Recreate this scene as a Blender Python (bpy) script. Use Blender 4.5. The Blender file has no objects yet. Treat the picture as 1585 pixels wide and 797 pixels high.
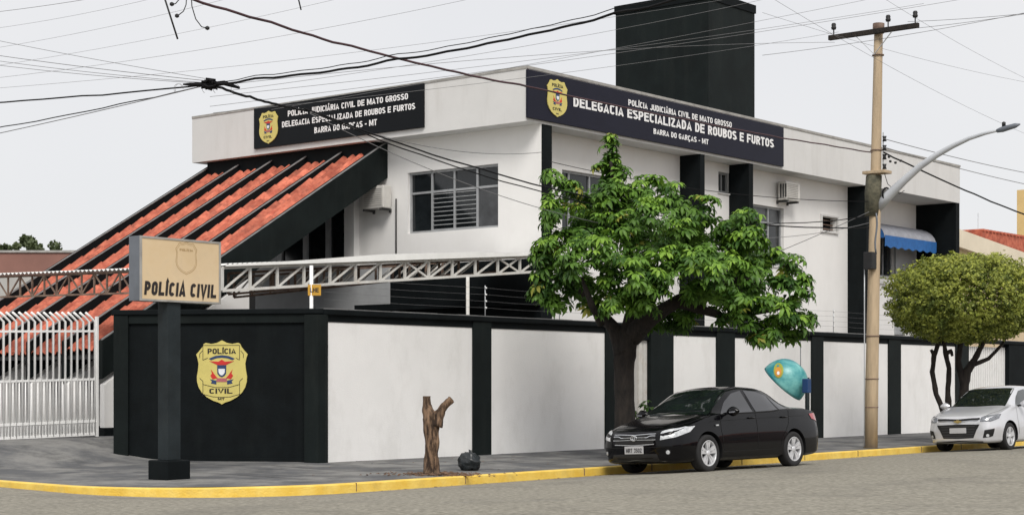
import bpy, bmesh, math, random
from math import sin, cos, pi, radians, atan2, sqrt
from mathutils import Vector, Matrix, noise as mnoise
from mathutils.bvhtree import BVHTree
random.seed(7)
scene = bpy.context.scene
C = scene.collection

# ---------------------------------------------------------------- camera
F = 2630.0; CAMZ = 1.49; HOR = 593.0; CX = 792.5
cam_d = bpy.data.cameras.new('camera'); cam = bpy.data.objects.new('camera', cam_d); C.objects.link(cam)
cam.location = (0, 0, CAMZ); cam.rotation_euler = (radians(90), 0, 0)
cam_d.sensor_width = 36; cam_d.lens = 36 * F / 1585.0
cam_d.shift_y = (HOR - 398.5) / 1585.0; cam_d.clip_end = 3000; cam_d.clip_start = .1
scene.camera = cam
scene.render.resolution_x = 1024; scene.render.resolution_y = 514
scene.render.engine = 'CYCLES'
# ---------------------------------------------------------------- world: bright overcast
SUN_EL, SUN_AZ = radians(46), radians(172)
w = bpy.data.worlds.new('World'); scene.world = w; w.use_nodes = True
nt = w.node_tree; nt.nodes.clear()
out = nt.nodes.new('ShaderNodeOutputWorld')
sky = nt.nodes.new('ShaderNodeTexSky'); sky.sky_type = 'NISHITA'; sky.sun_disc = False
sky.sun_elevation = SUN_EL; sky.sun_rotation = SUN_AZ
b1 = nt.nodes.new('ShaderNodeBackground'); b1.inputs[1].default_value = .08
b2 = nt.nodes.new('ShaderNodeBackground'); b2.inputs[1].default_value = 1.0
tc = nt.nodes.new('ShaderNodeTexCoord'); nz = nt.nodes.new('ShaderNodeTexNoise')
nz.inputs['Scale'].default_value = 2.2; nz.inputs['Detail'].default_value = 3
cr = nt.nodes.new('ShaderNodeValToRGB')
cr.color_ramp.elements[0].position = .3; cr.color_ramp.elements[0].color = (.478, .477, .486, 1)
cr.color_ramp.elements[1].position = .7; cr.color_ramp.elements[1].color = (.525, .518, .515, 1)
mx = nt.nodes.new('ShaderNodeMixShader'); mx.inputs[0].default_value = .93
L = nt.links.new
L(tc.outputs['Generated'], nz.inputs['Vector']); L(nz.outputs['Fac'], cr.inputs[0]); L(cr.outputs[0], b2.inputs[0])
L(sky.outputs[0], b1.inputs[0]); L(b1.outputs[0], mx.inputs[1]); L(b2.outputs[0], mx.inputs[2]); L(mx.outputs[0], out.inputs[0])
# ---------------------------------------------------------------- sun behind thin cloud
sd = bpy.data.lights.new('sun', 'SUN'); sd.energy = 1.5; sd.angle = radians(24); sd.color = (1, .96, .9)
so = bpy.data.objects.new('sun', sd); C.objects.link(so)
sdir = Vector((sin(SUN_AZ) * cos(SUN_EL), cos(SUN_AZ) * cos(SUN_EL), sin(SUN_EL)))
so.rotation_euler = sdir.to_track_quat('Z', 'Y').to_euler(); so.location = (0, 0, 30)
scene.view_settings.view_transform = 'Standard'; scene.view_settings.look = 'None'
scene.view_settings.exposure = .78; scene.view_settings.gamma = 1

# ---------------------------------------------------------------- street frame: t along the street, n into the lot
DX, DY = .6341, .7733; NX, NY = -.7733, .6341; C0 = (-3.34, 30.0); TH = atan2(DY, DX)
def Wd(t, n, z=0): return Vector((C0[0] + t * DX + n * NX, C0[1] + t * DY + n * NY, z))
def st(X, Y): a, b = X - C0[0], Y - C0[1]; return (a * DX + b * DY, a * NX + b * NY)
def stp(px, Y): return st((px - CX) / F * Y, Y)
def tl(px, n): u = (px - CX) / F; return (u * (C0[1] + n * NY) - C0[0] - n * NX) / (DX - u * DY)
def nl(px, t): u = (px - CX) / F; return (u * (C0[1] + t * DY) - C0[0] - t * DX) / (NX - u * NY)
def zy(y, t, n): return CAMZ + (HOR - y) * (C0[1] + t * DY + n * NY) / F
def S(px, y, Y): t, n = stp(px, Y); return Vector((t, n, CAMZ + (HOR - y) * Y / F))

# ---------------------------------------------------------------- materials
def mat(name, col, rough=.7, var=.12, scale=4, bump=0, bscale=30, metal=0, col2=None, stretch=None, coat=0, spec=.5, obj=False, trans=0, stain=None, rnd=0, lo=.35, hi=.65):
    m = bpy.data.materials.new(name); m.use_nodes = True; t = m.node_tree; N = t.nodes; K = t.links.new
    p = N['Principled BSDF']
    p.inputs['Roughness'].default_value = rough; p.inputs['Metallic'].default_value = metal
    p.inputs['Specular IOR Level'].default_value = spec
    if coat: p.inputs['Coat Weight'].default_value = coat; p.inputs['Coat Roughness'].default_value = .04
    g = N.new('ShaderNodeTexCoord' if obj else 'ShaderNodeNewGeometry')
    src = g.outputs['Object'] if obj else g.outputs['Position']
    mp = N.new('ShaderNodeMapping'); K(src, mp.inputs[0])
    if stretch: mp.inputs['Scale'].default_value = stretch
    n1 = N.new('ShaderNodeTexNoise'); n1.inputs['Scale'].default_value = scale; n1.inputs['Detail'].default_value = 6; n1.inputs['Roughness'].default_value = .65
    K(mp.outputs[0], n1.inputs['Vector'])
    r = N.new('ShaderNodeValToRGB')
    c2 = col2 or tuple(min(1, c * (1 + var)) for c in col); c1 = col if col2 else tuple(c * (1 - var) for c in col)
    r.color_ramp.elements[0].color = (*c1, 1); r.color_ramp.elements[1].color = (*c2, 1)
    r.color_ramp.elements[0].position = lo; r.color_ramp.elements[1].position = hi
    K(n1.outputs['Fac'], r.inputs[0]); last = r.outputs[0]
    if stain:   # (colour, amount, scale, stretch)
        mp2 = N.new('ShaderNodeMapping'); K(src, mp2.inputs[0]); mp2.inputs['Scale'].default_value = stain[3]
        n2 = N.new('ShaderNodeTexNoise'); n2.inputs['Scale'].default_value = stain[2]; n2.inputs['Detail'].default_value = 8; n2.inputs['Roughness'].default_value = .7
        K(mp2.outputs[0], n2.inputs['Vector'])
        r2 = N.new('ShaderNodeValToRGB'); r2.color_ramp.elements[0].position = .5; r2.color_ramp.elements[1].position = .75
        r2.color_ramp.elements[0].color = (0, 0, 0, 1); r2.color_ramp.elements[1].color = (stain[1],) * 3 + (1,)
        K(n2.outputs['Fac'], r2.inputs[0])
        mm = N.new('ShaderNodeMixRGB'); mm.inputs[2].default_value = (*stain[0], 1)
        K(r2.outputs[0], mm.inputs[0]); K(last, mm.inputs[1]); last = mm.outputs[0]
    if rnd:
        oi = N.new('ShaderNodeObjectInfo'); mr = N.new('ShaderNodeMapRange')
        mr.inputs['To Min'].default_value = 1 - rnd; mr.inputs['To Max'].default_value = 1 + rnd
        K(oi.outputs['Random'], mr.inputs['Value']); hs = N.new('ShaderNodeHueSaturation')
        K(mr.outputs[0], hs.inputs['Value']); K(last, hs.inputs['Color']); last = hs.outputs[0]
    K(last, p.inputs['Base Color'])
    if bump:
        n3 = N.new('ShaderNodeTexNoise'); n3.inputs['Scale'].default_value = bscale; n3.inputs['Detail'].default_value = 6
        K(mp.outputs[0], n3.inputs['Vector'])
        bp = N.new('ShaderNodeBump'); bp.inputs['Strength'].default_value = bump; bp.inputs['Distance'].default_value = .02
        K(n3.outputs['Fac'], bp.inputs['Height']); K(bp.outputs[0], p.inputs['Normal'])
    if trans:
        tr = N.new('ShaderNodeBsdfTranslucent'); K(last, tr.inputs[0]); ms = N.new('ShaderNodeMixShader'); ms.inputs[0].default_value = trans
        K(p.outputs[0], ms.inputs[1]); K(tr.outputs[0], ms.inputs[2]); K(ms.outputs[0], N['Material Output'].inputs[0])
    return m
def glass(name, tint, rough=.03):
    m = mat(name, tint, rough, .2, 3, spec=.8); return m
M = {}
M['white'] = mat('white_wall_paint', (.80, .79, .775), .85, .02, 1.2, .12, 60, stain=((.60, .58, .55), .2, .9, (1.6, 1.6, .5)))
M['white2'] = mat('white_fence_paint', (.84, .835, .825), .85, .02, 1.5, .25, 45, stain=((.50, .49, .46), .32, 1.0, (1.3, 1.3, .6)))
M['parapet'] = mat('parapet_paint', (.64, .635, .625), .85, .03, 1.2, .12, 60, stain=((.42, .40, .37), .35, .9, (2.2, 2.2, .25)))
M['black'] = mat('black_wall_paint', (.0045, .0065, .0075), .7, .25, 2, .15, 50, spec=.12, stain=((.010, .013, .013), .5, 1.5, (2, 2, .4)))
M['blackg'] = mat('greenish_black_paint', (.0065, .0100, .0100), .65, .25, 1.2, .12, 50, spec=.15, stain=((.018, .022, .020), .5, 1.4, (2, 2, .3)))
M['greypost'] = mat('grey_black_post_paint', (.018, .024, .027), .65, .25, 2, .15, 50, spec=.2, stain=((.03, .034, .03), .5, 2, (2, 2, .5)))
M['lowgrey'] = mat('light_grey_wall', (.36, .37, .38), .8, .08, 2, .1, 40)
M['flash'] = mat('grey_flashing', (.34, .33, .31), .6, .15, 4, stain=((.12, .11, .10), .5, 3, (1, 1, 1)))
M['cap'] = mat('weathered_cap', (.20, .20, .20), .7, .2, 5)
M['tile'] = mat('clay_tile', (.36, .088, .056), .8, .1, 5, .4, 40, col2=(.60, .185, .115), stain=((.13, .05, .04), .8, 3.2, (1, 1, 1)), rnd=.25, spec=.2)
M['navy'] = mat('navy_sign_panel', (.009, .0095, .021), .5, .08, 2, spec=.2)
M['signblack'] = mat('black_sign_panel', (.005, .0065, .0085), .5, .1, 2, spec=.15)
M['letter'] = mat('white_lettering', (.82, .82, .82), .5, .02, 3)
M['dletter'] = mat('black_lettering', (.016, .012, .012), .5, .1, 3)
M['yellow'] = mat('badge_yellow', (.62, .53, .16), .5, .05, 4)
M['bred'] = mat('badge_red', (.55, .025, .02), .5, .1, 4)
M['bblue'] = mat('badge_blue', (.02, .045, .13), .5, .1, 4)
M['bwhite'] = mat('badge_white', (.75, .78, .82), .5, .05, 4)
M['cream'] = mat('cream_sign_face', (.66, .50, .30), .45, .05, 1.5, col2=(.72, .57, .37), stain=((.45, .33, .2), .35, 3, (1, 1, 1)))
M['signside'] = mat('sign_casing', (.13, .145, .17), .5, .12, 3)
M['outline'] = mat('faded_outline', (.42, .28, .13), .6, .1, 5)
M['glass'] = mat('dark_window_glass', (.012, .015, .017), .10, .3, 1.2, spec=.5)
M['glass2'] = mat('dusty_window_glass', (.055, .058, .062), .3, .35, 2.5, spec=.5)
M['alu'] = mat('aluminium_frame', (.36, .37, .38), .45, .1, 5, metal=.2)
M['bars'] = mat('window_bars', (.5, .51, .52), .5, .1, 5)
M['metalw'] = mat('white_painted_steel', (.60, .59, .56), .5, .08, 4, stain=((.35, .22, .12), .45, 5, (1, 1, 1)))
M['gatew'] = mat('white_gate_paint', (.84, .84, .83), .5, .04, 5, stain=((.5, .45, .4), .2, 6, (1, 1, 1)))
M['sheet'] = mat('white_roof_sheet', (.78, .78, .76), .5, .06, 2)
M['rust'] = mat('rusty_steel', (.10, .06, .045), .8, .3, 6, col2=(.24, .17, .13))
M['asphalt'] = mat('worn_asphalt', (.185, .172, .142), .95, .1, 13, .8, 60, col2=(.36, .34, .285), stain=((.155, .147, .130), .8, .5, (1, 1, 1)), spec=.2)
M['pave'] = mat('concrete_pavement', (.110, .112, .116), .9, .1, .9, .5, 30, col2=(.225, .222, .212), stain=((.045, .045, .047), .85, 1.3, (1, 1, 1)), lo=.42, hi=.6, spec=.25)
M['kerb'] = mat('yellow_kerb_paint', (.80, .52, .07), .7, .06, 3, .5, 40, col2=(.88, .64, .15), stain=((.35, .25, .10), .4, 2.6, (1, 1, 1)))
M['concrete'] = mat('pole_concrete', (.46, .355, .235), .85, .12, 3, .4, 30, stretch=(3, 3, .5), stain=((.22, .18, .13), .55, 2, (3, 3, .3)))
M['galv'] = mat('galvanised_steel', (.50, .52, .54), .45, .08, 5, metal=.3)
M['lamparm'] = mat('lamp_arm_paint', (.50, .52, .55), .5, .06, 3)
M['dark'] = mat('dark_rubber', (.012, .012, .013), .6, .2, 6)
M['cable'] = mat('black_cable', (.008, .008, .009), .7, .2, 6, spec=.15)
M['cabler'] = mat('reddish_cable', (.055, .02, .026), .6, .3, 2)
M['wire'] = mat('thin_wire', (.16, .16, .165), .6, .1, 6)
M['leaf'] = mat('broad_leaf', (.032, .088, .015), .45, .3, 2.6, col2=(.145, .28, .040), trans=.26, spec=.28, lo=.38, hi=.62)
M['leafn'] = mat('young_leaf_highlight', (.15, .30, .035), .42, .3, 2.5, col2=(.30, .48, .07), trans=.3, spec=.28)  # young growth colour that also paints bright highlights into the crown
M['leafy'] = mat('yellowing_leaf', (.22, .25, .04), .55, .3, 3, col2=(.34, .32, .07), trans=.2, spec=.2)
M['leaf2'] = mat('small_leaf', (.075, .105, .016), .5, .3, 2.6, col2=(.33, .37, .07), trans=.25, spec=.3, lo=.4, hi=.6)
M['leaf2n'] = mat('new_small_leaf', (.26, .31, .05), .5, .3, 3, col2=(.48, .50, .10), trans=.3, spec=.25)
M['leaf3'] = mat('far_leaf', (.06, .085, .03), .6, .3, 1, col2=(.11, .14, .06), trans=.2)
M['bark'] = mat('dark_bark', (.010, .008, .007), .95, .3, 6, .9, 20, col2=(.028, .022, .018), stretch=(2, 2, .6))
M['stump'] = mat('stump_bark', (.030, .017, .010), .95, .3, 6, 1.0, 25, col2=(.25, .16, .10), stretch=(3, 3, .7), lo=.42, hi=.62)
M['cutwood'] = mat('cut_wood', (.10, .07, .045), .9, .3, 9)
M['plastic'] = mat('black_plastic_bag', (.012, .016, .018), .32, .3, 6, .9, 14, spec=.6)
M['teal'] = mat('teal_fibreglass', (.02, .22, .25), .35, .15, 1.4, col2=(.20, .52, .50), lo=.4, hi=.6)
M['tealin'] = mat('teal_inside', (.50, .62, .62), .5, .05, 3)
M['logo1'] = mat('logo_yellow_green', (.34, .36, .04), .5, .1, 5)
M['logo2'] = mat('logo_orange', (.60, .26, .03), .5, .1, 5)
M['phone'] = mat('phone_blue', (.012, .05, .15), .4, .1, 5)
M['awnb'] = mat('blue_canvas', (.02, .12, .36), .7, .15, 6)
M['awng'] = mat('faded_canvas', (.33, .34, .38), .8, .15, 5)
M['acw'] = mat('ac_casing', (.58, .565, .53), .5, .05, 4, stain=((.3, .28, .25), .4, 5, (1, 1, 1)))
M['acd'] = mat('ac_louvre_dark', (.05, .05, .05), .6, .1, 4)
M['sandy'] = mat('cream_render', (.60, .47, .31), .85, .08, 1)
M['sandy2'] = mat('pale_render', (.72, .64, .50), .85, .06, 1)
M['ochre'] = mat('ochre_render', (.70, .50, .22), .85, .06, 1)
M['mauve'] = mat('mauve_render', (.25, .125, .10), .85, .1, 1)
M['neigh'] = mat('pale_grey_render', (.42, .41, .39), .85, .08, 1)
M['yplate'] = mat('warning_yellow', (.55, .30, .03), .5, .08, 5)
M['chips'] = mat('wood_chips', (.13, .075, .045), .9, .4, 8)
# car
M['cblack'] = mat('black_car_paint', (.0018, .0018, .0028), .25, .1, 3, coat=.42, spec=.08)
M['csilver'] = mat('silver_car_paint', (.66, .67, .70), .3, .03, 3, coat=.7, metal=.35)
M['cglass'] = mat('car_glass', (.010, .015, .014), .04, .3, 2.5, spec=.9, coat=.5)
M['cglass2'] = mat('car_side_glass', (.022, .023, .027), .06, .15, 1.5, spec=.7, coat=.4)
M['lamp'] = mat('clear_lamp', (.40, .42, .44), .2, .5, 14, coat=.8, col2=(.72, .74, .76))
M['lampd'] = mat('dark_lamp', (.16, .17, .19), .15, .5, 22, coat=1)
M['redlamp'] = mat('red_lamp', (.35, .012, .02), .15, .1, 4, coat=1)
M['chrome'] = mat('chrome_trim', (.62, .63, .65), .2, .1, 5, metal=.85)
M['rim'] = mat('alloy_rim', (.60, .61, .63), .35, .05, 6, metal=.25)
M['tyre'] = mat('tyre_rubber', (.014, .014, .015), .8, .2, 8)
M['grille'] = mat('black_grille', (.008, .008, .009), .5, .2, 8)
M['plate'] = mat('plate_grey', (.46, .46, .47), .5, .05, 8)
M['pletter'] = mat('plate_letter', (.04, .04, .045), .5, .05, 8)
M['seam'] = mat('panel_seam', (.002, .002, .002), .9, .1, 8)
M['seam2'] = mat('panel_seam_grey', (.10, .10, .105), .9, .1, 8)

# ---------------------------------------------------------------- mesh builder
class MB:
    def __init__(s, B=None): s.v = []; s.f = []; s.sm = []; s.mi = []; s.B = B; s.cur = 0
    def P(s, p):
        if s.B is None: return Vector(p)
        O, ex, ey, ez = s.B; return Vector(O) + Vector(ex) * p[0] + Vector(ey) * p[1] + Vector(ez) * p[2]
    def add(s, vs, fs, smooth=False):
        b = len(s.v); s.v += [s.P(p) for p in vs]
        for f in fs: s.f.append([b + i for i in f]); s.sm.append(smooth); s.mi.append(s.cur)
        return s
    def box(s, x0, x1, y0, y1, z0, z1):
        return s.add([(x0, y0, z0), (x1, y0, z0), (x1, y1, z0), (x0, y1, z0), (x0, y0, z1), (x1, y0, z1), (x1, y1, z1), (x0, y1, z1)],
                     [(0, 3, 2, 1), (4, 5, 6, 7), (0, 1, 5, 4), (1, 2, 6, 5), (2, 3, 7, 6), (3, 0, 4, 7)])
    def prism(s, poly, a, b, ax):   # polygon extruded along axis ax from a to b
        def mk(p, q):
            if ax == 0: return (q, p[0], p[1])
            if ax == 1: return (p[0], q, p[1])
            return (p[0], p[1], q)
        n = len(poly); vs = [mk(p, a) for p in poly] + [mk(p, b) for p in poly]
        fs = [tuple(range(n))[::-1], tuple(range(n, 2 * n))] + [(i, (i + 1) % n, n + (i + 1) % n, n + i) for i in range(n)]
        return s.add(vs, fs)
    def tube(s, pts, r, seg=8, cap=True, smooth=True, jit=0):
        pts = [Vector(p) for p in pts]; rs = r if isinstance(r, (list, tuple)) else [r] * len(pts)
        vs = []; fs = []; up = Vector((.13, .21, 1)).normalized()
        a = None
        for i, p in enumerate(pts):
            d = (pts[min(i + 1, len(pts) - 1)] - pts[max(i - 1, 0)]).normalized()
            if a is None:
                a = d.cross(up)
                if a.length < .2: a = d.cross(Vector((1, 0, 0)))
                a.normalize()
            else: a = (a - d * a.dot(d)).normalized()
            b = d.cross(a)
            for k in range(seg):
                an = 2 * pi * k / seg; rr = rs[i]
                q = p + (a * cos(an) + b * sin(an)) * rr
                if jit: q += (q - p) * (mnoise.noise(q * 7) * jit + mnoise.noise(Vector((q.x * 22, q.y * 22, q.z * 4))) * jit * .7)
                vs.append(q)
        for i in range(len(pts) - 1):
            for k in range(seg):
                k2 = (k + 1) % seg; fs.append((i * seg + k, i * seg + k2, (i + 1) * seg + k2, (i + 1) * seg + k))
        s.add(vs, fs, smooth)
        if cap:
            b0 = len(s.v) - len(vs); s.f.append([b0 + k for k in range(seg)][::-1]); s.sm.append(False); s.mi.append(s.cur)
            e = b0 + (len(pts) - 1) * seg; s.f.append([e + k for k in range(seg)]); s.sm.append(False); s.mi.append(s.cur)
        return s
    def bar(s, a, b, w, h=None):   # rectangular bar between two points
        a, b = Vector(a), Vector(b); h = h or w; d = (b - a).normalized(); up = Vector((0, 0, 1))
        if abs(d.z) > .95: up = Vector((1, 0, 0))
        x = d.cross(up).normalized(); y = x.cross(d)
        vs = [p + x * (w / 2 * i) + y * (h / 2 * j) for p in (a, b) for i, j in ((-1, -1), (1, -1), (1, 1), (-1, 1))]
        return s.add(vs, [(0, 1, 2, 3), (7, 6, 5, 4), (0, 4, 5, 1), (1, 5, 6, 2), (2, 6, 7, 3), (3, 7, 4, 0)])
    def lathe(s, prof, ax=1, c=(0, 0, 0), seg=28, smooth=True):   # profile (radius, along) about axis ax
        vs = []; n = len(prof)
        for k in range(seg):
            an = 2 * pi * k / seg
            for r, h in prof:
                p = [0, 0, 0]; o = [i for i in range(3) if i != ax]
                p[ax] = h; p[o[0]] = r * cos(an); p[o[1]] = r * sin(an)
                vs.append((p[0] + c[0], p[1] + c[1], p[2] + c[2]))
        fs = [(k * n + j, ((k + 1) % seg) * n + j, ((k + 1) % seg) * n + j + 1, k * n + j + 1) for k in range(seg) for j in range(n - 1)]
        return s.add(vs, fs, smooth)
    def grid(s, rows, smooth=True):
        m = len(rows[0]); vs = [p for r in rows for p in r]
        return s.add(vs, [(i * m + j, i * m + j + 1, (i + 1) * m + j + 1, (i + 1) * m + j) for i in range(len(rows) - 1) for j in range(m - 1)], smooth)
    def mesh(s, name, o=(0, 0, 0)):
        me = bpy.data.meshes.new(name); o = Vector(o)
        me.from_pydata([tuple(v - o) for v in s.v], [], s.f)
        me.polygons.foreach_set('use_smooth', s.sm); me.polygons.foreach_set('material_index', s.mi); me.update(); return me
    def fix(s): s.recalc = True; return s
def T(o, label, cat, group=None, kind=None):
    if label: o['label'] = label
    if cat: o['category'] = cat
    if group: o['group'] = group
    if kind: o['kind'] = kind
    return o
class Thing:
    """an Empty in the street frame; parts are children with vertices relative to it"""
    def __init__(s, name, o, label=None, cat=None, group=None, kind=None):
        s.o = Vector(o); s.e = bpy.data.objects.new(name, None); C.objects.link(s.e); s.e.empty_display_size = .2
        s.e.location = Wd(*o); s.e.rotation_euler = (0, 0, TH); T(s.e, label, cat, group, kind)
    def part(s, name, mb, m, parent=None, bevel=0, kind=None, recalc=False):
        me = mb if isinstance(mb, bpy.types.Mesh) else mb.mesh(name, s.o)
        if recalc: fixn(me)
        ob = bpy.data.objects.new(name, me); C.objects.link(ob); ob.parent = parent or s.e
        ms = m if isinstance(m, (list, tuple)) else [m]
        if not me.materials:
            for x in ms: me.materials.append(x)
        if bevel: addbev(ob, bevel)
        if kind: ob['kind'] = kind
        return ob
def fixn(me):
    bm = bmesh.new(); bm.from_mesh(me); bmesh.ops.recalc_face_normals(bm, faces=bm.faces); bm.to_mesh(me); bm.free()
def addbev(ob, wd, seg=2):
    b = ob.modifiers.new('bevel', 'BEVEL'); b.width = wd; b.segments = seg; b.limit_method = 'ANGLE'; b.harden_normals = False
def top(name, mb, m, o, label=None, cat=None, group=None, kind=None, bevel=0, recalc=False):
    me = mb.mesh(name, o)
    if recalc: fixn(me)
    ob = bpy.data.objects.new(name, me); C.objects.link(ob); ob.location = Wd(*o); ob.rotation_euler = (0, 0, TH)
    for x in (m if isinstance(m, (list, tuple)) else [m]): me.materials.append(x)
    if bevel: addbev(ob, bevel)
    return T(ob, label, cat, group, kind)
def holed(mb, x0, x1, z0, z1, th, holes):
    """wall slab in the basis of mb: x across, y up, z outward (front at 0); rectangular holes"""
    xs = sorted({x0, x1, *[h[0] for h in holes], *[h[1] for h in holes]}); zs = sorted({z0, z1, *[h[2] for h in holes], *[h[3] for h in holes]})
    for a, b in zip(xs, xs[1:]):
        run = None
        for c, d in zip(zs, zs[1:]):
            cx, cz = (a + b) / 2, (c + d) / 2
            if any(h[0] < cx < h[1] and h[2] < cz < h[3] for h in holes):
                if run: mb.box(a, b, run[0], run[1], -th, 0); run = None
            else: run = (run[0], d) if run else (c, d)
        if run: mb.box(a, b, run[0], run[1], -th, 0)
    return mb
def _arc(cx, cy, rx, ry, a0, a1, n=8): return [(cx + rx * cos(radians(a0 + (a1 - a0) * i / n)), cy + ry * sin(radians(a0 + (a1 - a0) * i / n))) for i in range(n + 1)]
def glyph(ch, w, k):
    """centre lines of a heavy condensed sans letter: box 0..w x 0..1, stroke k"""
    a, b, h = k / 2, w - k / 2, k / 2; t = 1 - h; m = .52; c = w / 2; R = min(.30, (b - a) / 2)
    acc = {'Á': 'A', 'Í': 'I', 'Ç': 'C'}
    if ch in acc:
        g, ww = glyph(acc[ch], w, k)
        g.append([(ww / 2 - .1, .58)] if 0 else ([(ww / 2 + .10, 1.26), (ww / 2 - .06, 1.08)] if ch != 'Ç' else [(ww / 2 + .0, -.02), (ww / 2 + .06, -.12), (ww / 2 - .08, -.22)])); return g, ww
    if ch == 'I': return [[(a, 0), (a, 1)]], k
    if ch == ' ': return [], w * .48
    if ch == '-': return [[(0, .42), (w * .6, .42)]], w * .6
    G = {
     'A': [[(a * .75, 0), (c, 1.0), (w - a * .75, 0)], [(a + .1 * w, .26), (b - .1 * w, .26)]],
     'B': [[(a, 0), (a, 1)], [(a, t)] + _arc(b - .2, .76, .2, t - .76, 90, -90, 6) + [(a, m)], [(a, m)] + _arc(b - .2, (m + h) / 2, .2, (m - h) / 2, 90, -90, 6) + [(a, h)]],
     'C': [_arc(c, 1 - h - R, b - c, R, 25, 180) + _arc(c, h + R, b - c, R, 180, 335)],
     'D': [[(a, 0), (a, 1)], [(a, t)] + _arc(c, .5, b - c, t - .5, 90, -90, 10) + [(a, h)]],
     'E': [[(a, 0), (a, 1)], [(a, t), (w, t)], [(a, m), (w * .92, m)], [(a, h), (w, h)]],
     'F': [[(a, 0), (a, 1)], [(a, t), (w, t)], [(a, m - .03), (w * .9, m - .03)]],
     'G': [_arc(c, 1 - h - R, b - c, R, 25, 180) + _arc(c, h + R, b - c, R, 180, 360) + [(b, .45)], [(b + h * .9, .47), (c, .47)]],
     'H': [[(a, 0), (a, 1)], [(b, 0), (b, 1)], [(a, m), (b, m)]],
     'J': [[(b, 1), (b, h + R)] + _arc(c, h + R, b - c, R, 0, -170)],
     'L': [[(a, 0), (a, 1)], [(a, h), (w, h)]],
     'M': [[(a, 0), (a, 1)], [(a + .04, 1 - h * .4), (c, .12), (b - .04, 1 - h * .4)], [(b, 0), (b, 1)]],
     'N': [[(a, 0), (a, 1)], [(a, 1 - h * .6), (b, h * .6)], [(b, 0), (b, 1)]],
     'O': [_arc(c, 1 - h - R, b - c, R, 0, 180) + _arc(c, h + R, b - c, R, 180, 360) + [(b, 1 - h - R)]],
     'P': [[(a, 0), (a, 1)], [(a, t)] + _arc(b - .22, (t + .44) / 2, .22, (t - .44) / 2, 90, -90, 6) + [(a, .44)]],
     'R': [[(a, 0), (a, 1)], [(a, t)] + _arc(b - .22, (t + .50) / 2, .22, (t - .50) / 2, 90, -90, 6) + [(a, .50)], [(c, .5), (b + .02, 0)]],
     'S': [_arc(c, .755, b - c, t - .755, 20, 180, 7) + _arc(c, .755, b - c, .235, 180, 262, 4) + _arc(c, .265, b - c, .235, 82, 0, 4) + _arc(c, .265, b - c, .265 - h, 0, -160, 7)],
     'T': [[(c, 0), (c, 1)], [(0, t), (w, t)]],
     'U': [[(a, 1), (a, h + R)] + _arc(c, h + R, b - c, R, 180, 360) + [(b, 1)]],
     'V': [[(a * .75, 1), (c, 0), (w - a * .75, 1)]],
     'Z': [[(0, t), (b, t)], [(b, t), (a, h)], [(a, h), (w, h)]],
     '0': None, '2': [_arc(c, .74, b - c, t - .74, 170, 0, 7) + [(b - .04, .6), (a, h)], [(a - h, h), (w, h)]],
     '3': [_arc(c, .76, b - c, t - .76, 160, -80, 8), _arc(c, .27, b - c, .27 - h + .0, 90, -160, 9)], '5': [[(w * .95, t), (a, t), (a, .55)], [(a, .55)] + _arc(c, .32, b - c, .32 - h, 100, -160, 9)]}
    if ch == '0': return G['O'], w
    if ch == 'M': w2 = w
    return G[ch], w
def text_mb(txt, w, h, B, depth=.012, off=.2, spacing=1.0, sub=0):
    k = off if off > .1 else .2; gw = .60; mb = MB(B); x = 0; items = []
    for ch in txt:
        g, ww = glyph(ch, gw * (1.42 if ch == 'M' else 1.08 if ch in 'AV' else 1), k)
        items.append((x, g)); x += ww + .085 * spacing
    x -= .085 * spacing; sx = w / x; lv = 0
    for x0, g in items:
        for P in g:
            lv = (lv + 1) % 5; z = depth * .5 + lv * .0006; n = len(P); Lf, Rt = [], []
            for i, p in enumerate(P):
                p = Vector(p); d0 = (p - Vector(P[i - 1])).normalized() if i > 0 else None; d1 = (Vector(P[i + 1]) - p).normalized() if i < n - 1 else None
                d0 = d0 or d1; d1 = d1 or d0; tn = (d0 + d1); tn = tn.normalized() if tn.length > .2 else d1
                nn = Vector((-tn.y, tn.x)); cs = max(.45, nn.dot(Vector((-d0.y, d0.x)))); o = nn * (k / 2 / cs)
                Lf.append(p + o); Rt.append(p - o)
            vs = []
            for q in Lf + Rt: vs.append(((x0 + q.x) * sx - w / 2, (max(-.3, min(1.35, q.y)) if abs(q.y - .5) > .75 else max(0, min(1, q.y))) * h - h / 2, z))
            mb.add(vs, [(n + i, n + i + 1, i + 1, i) for i in range(n - 1)])
    return mb
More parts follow.
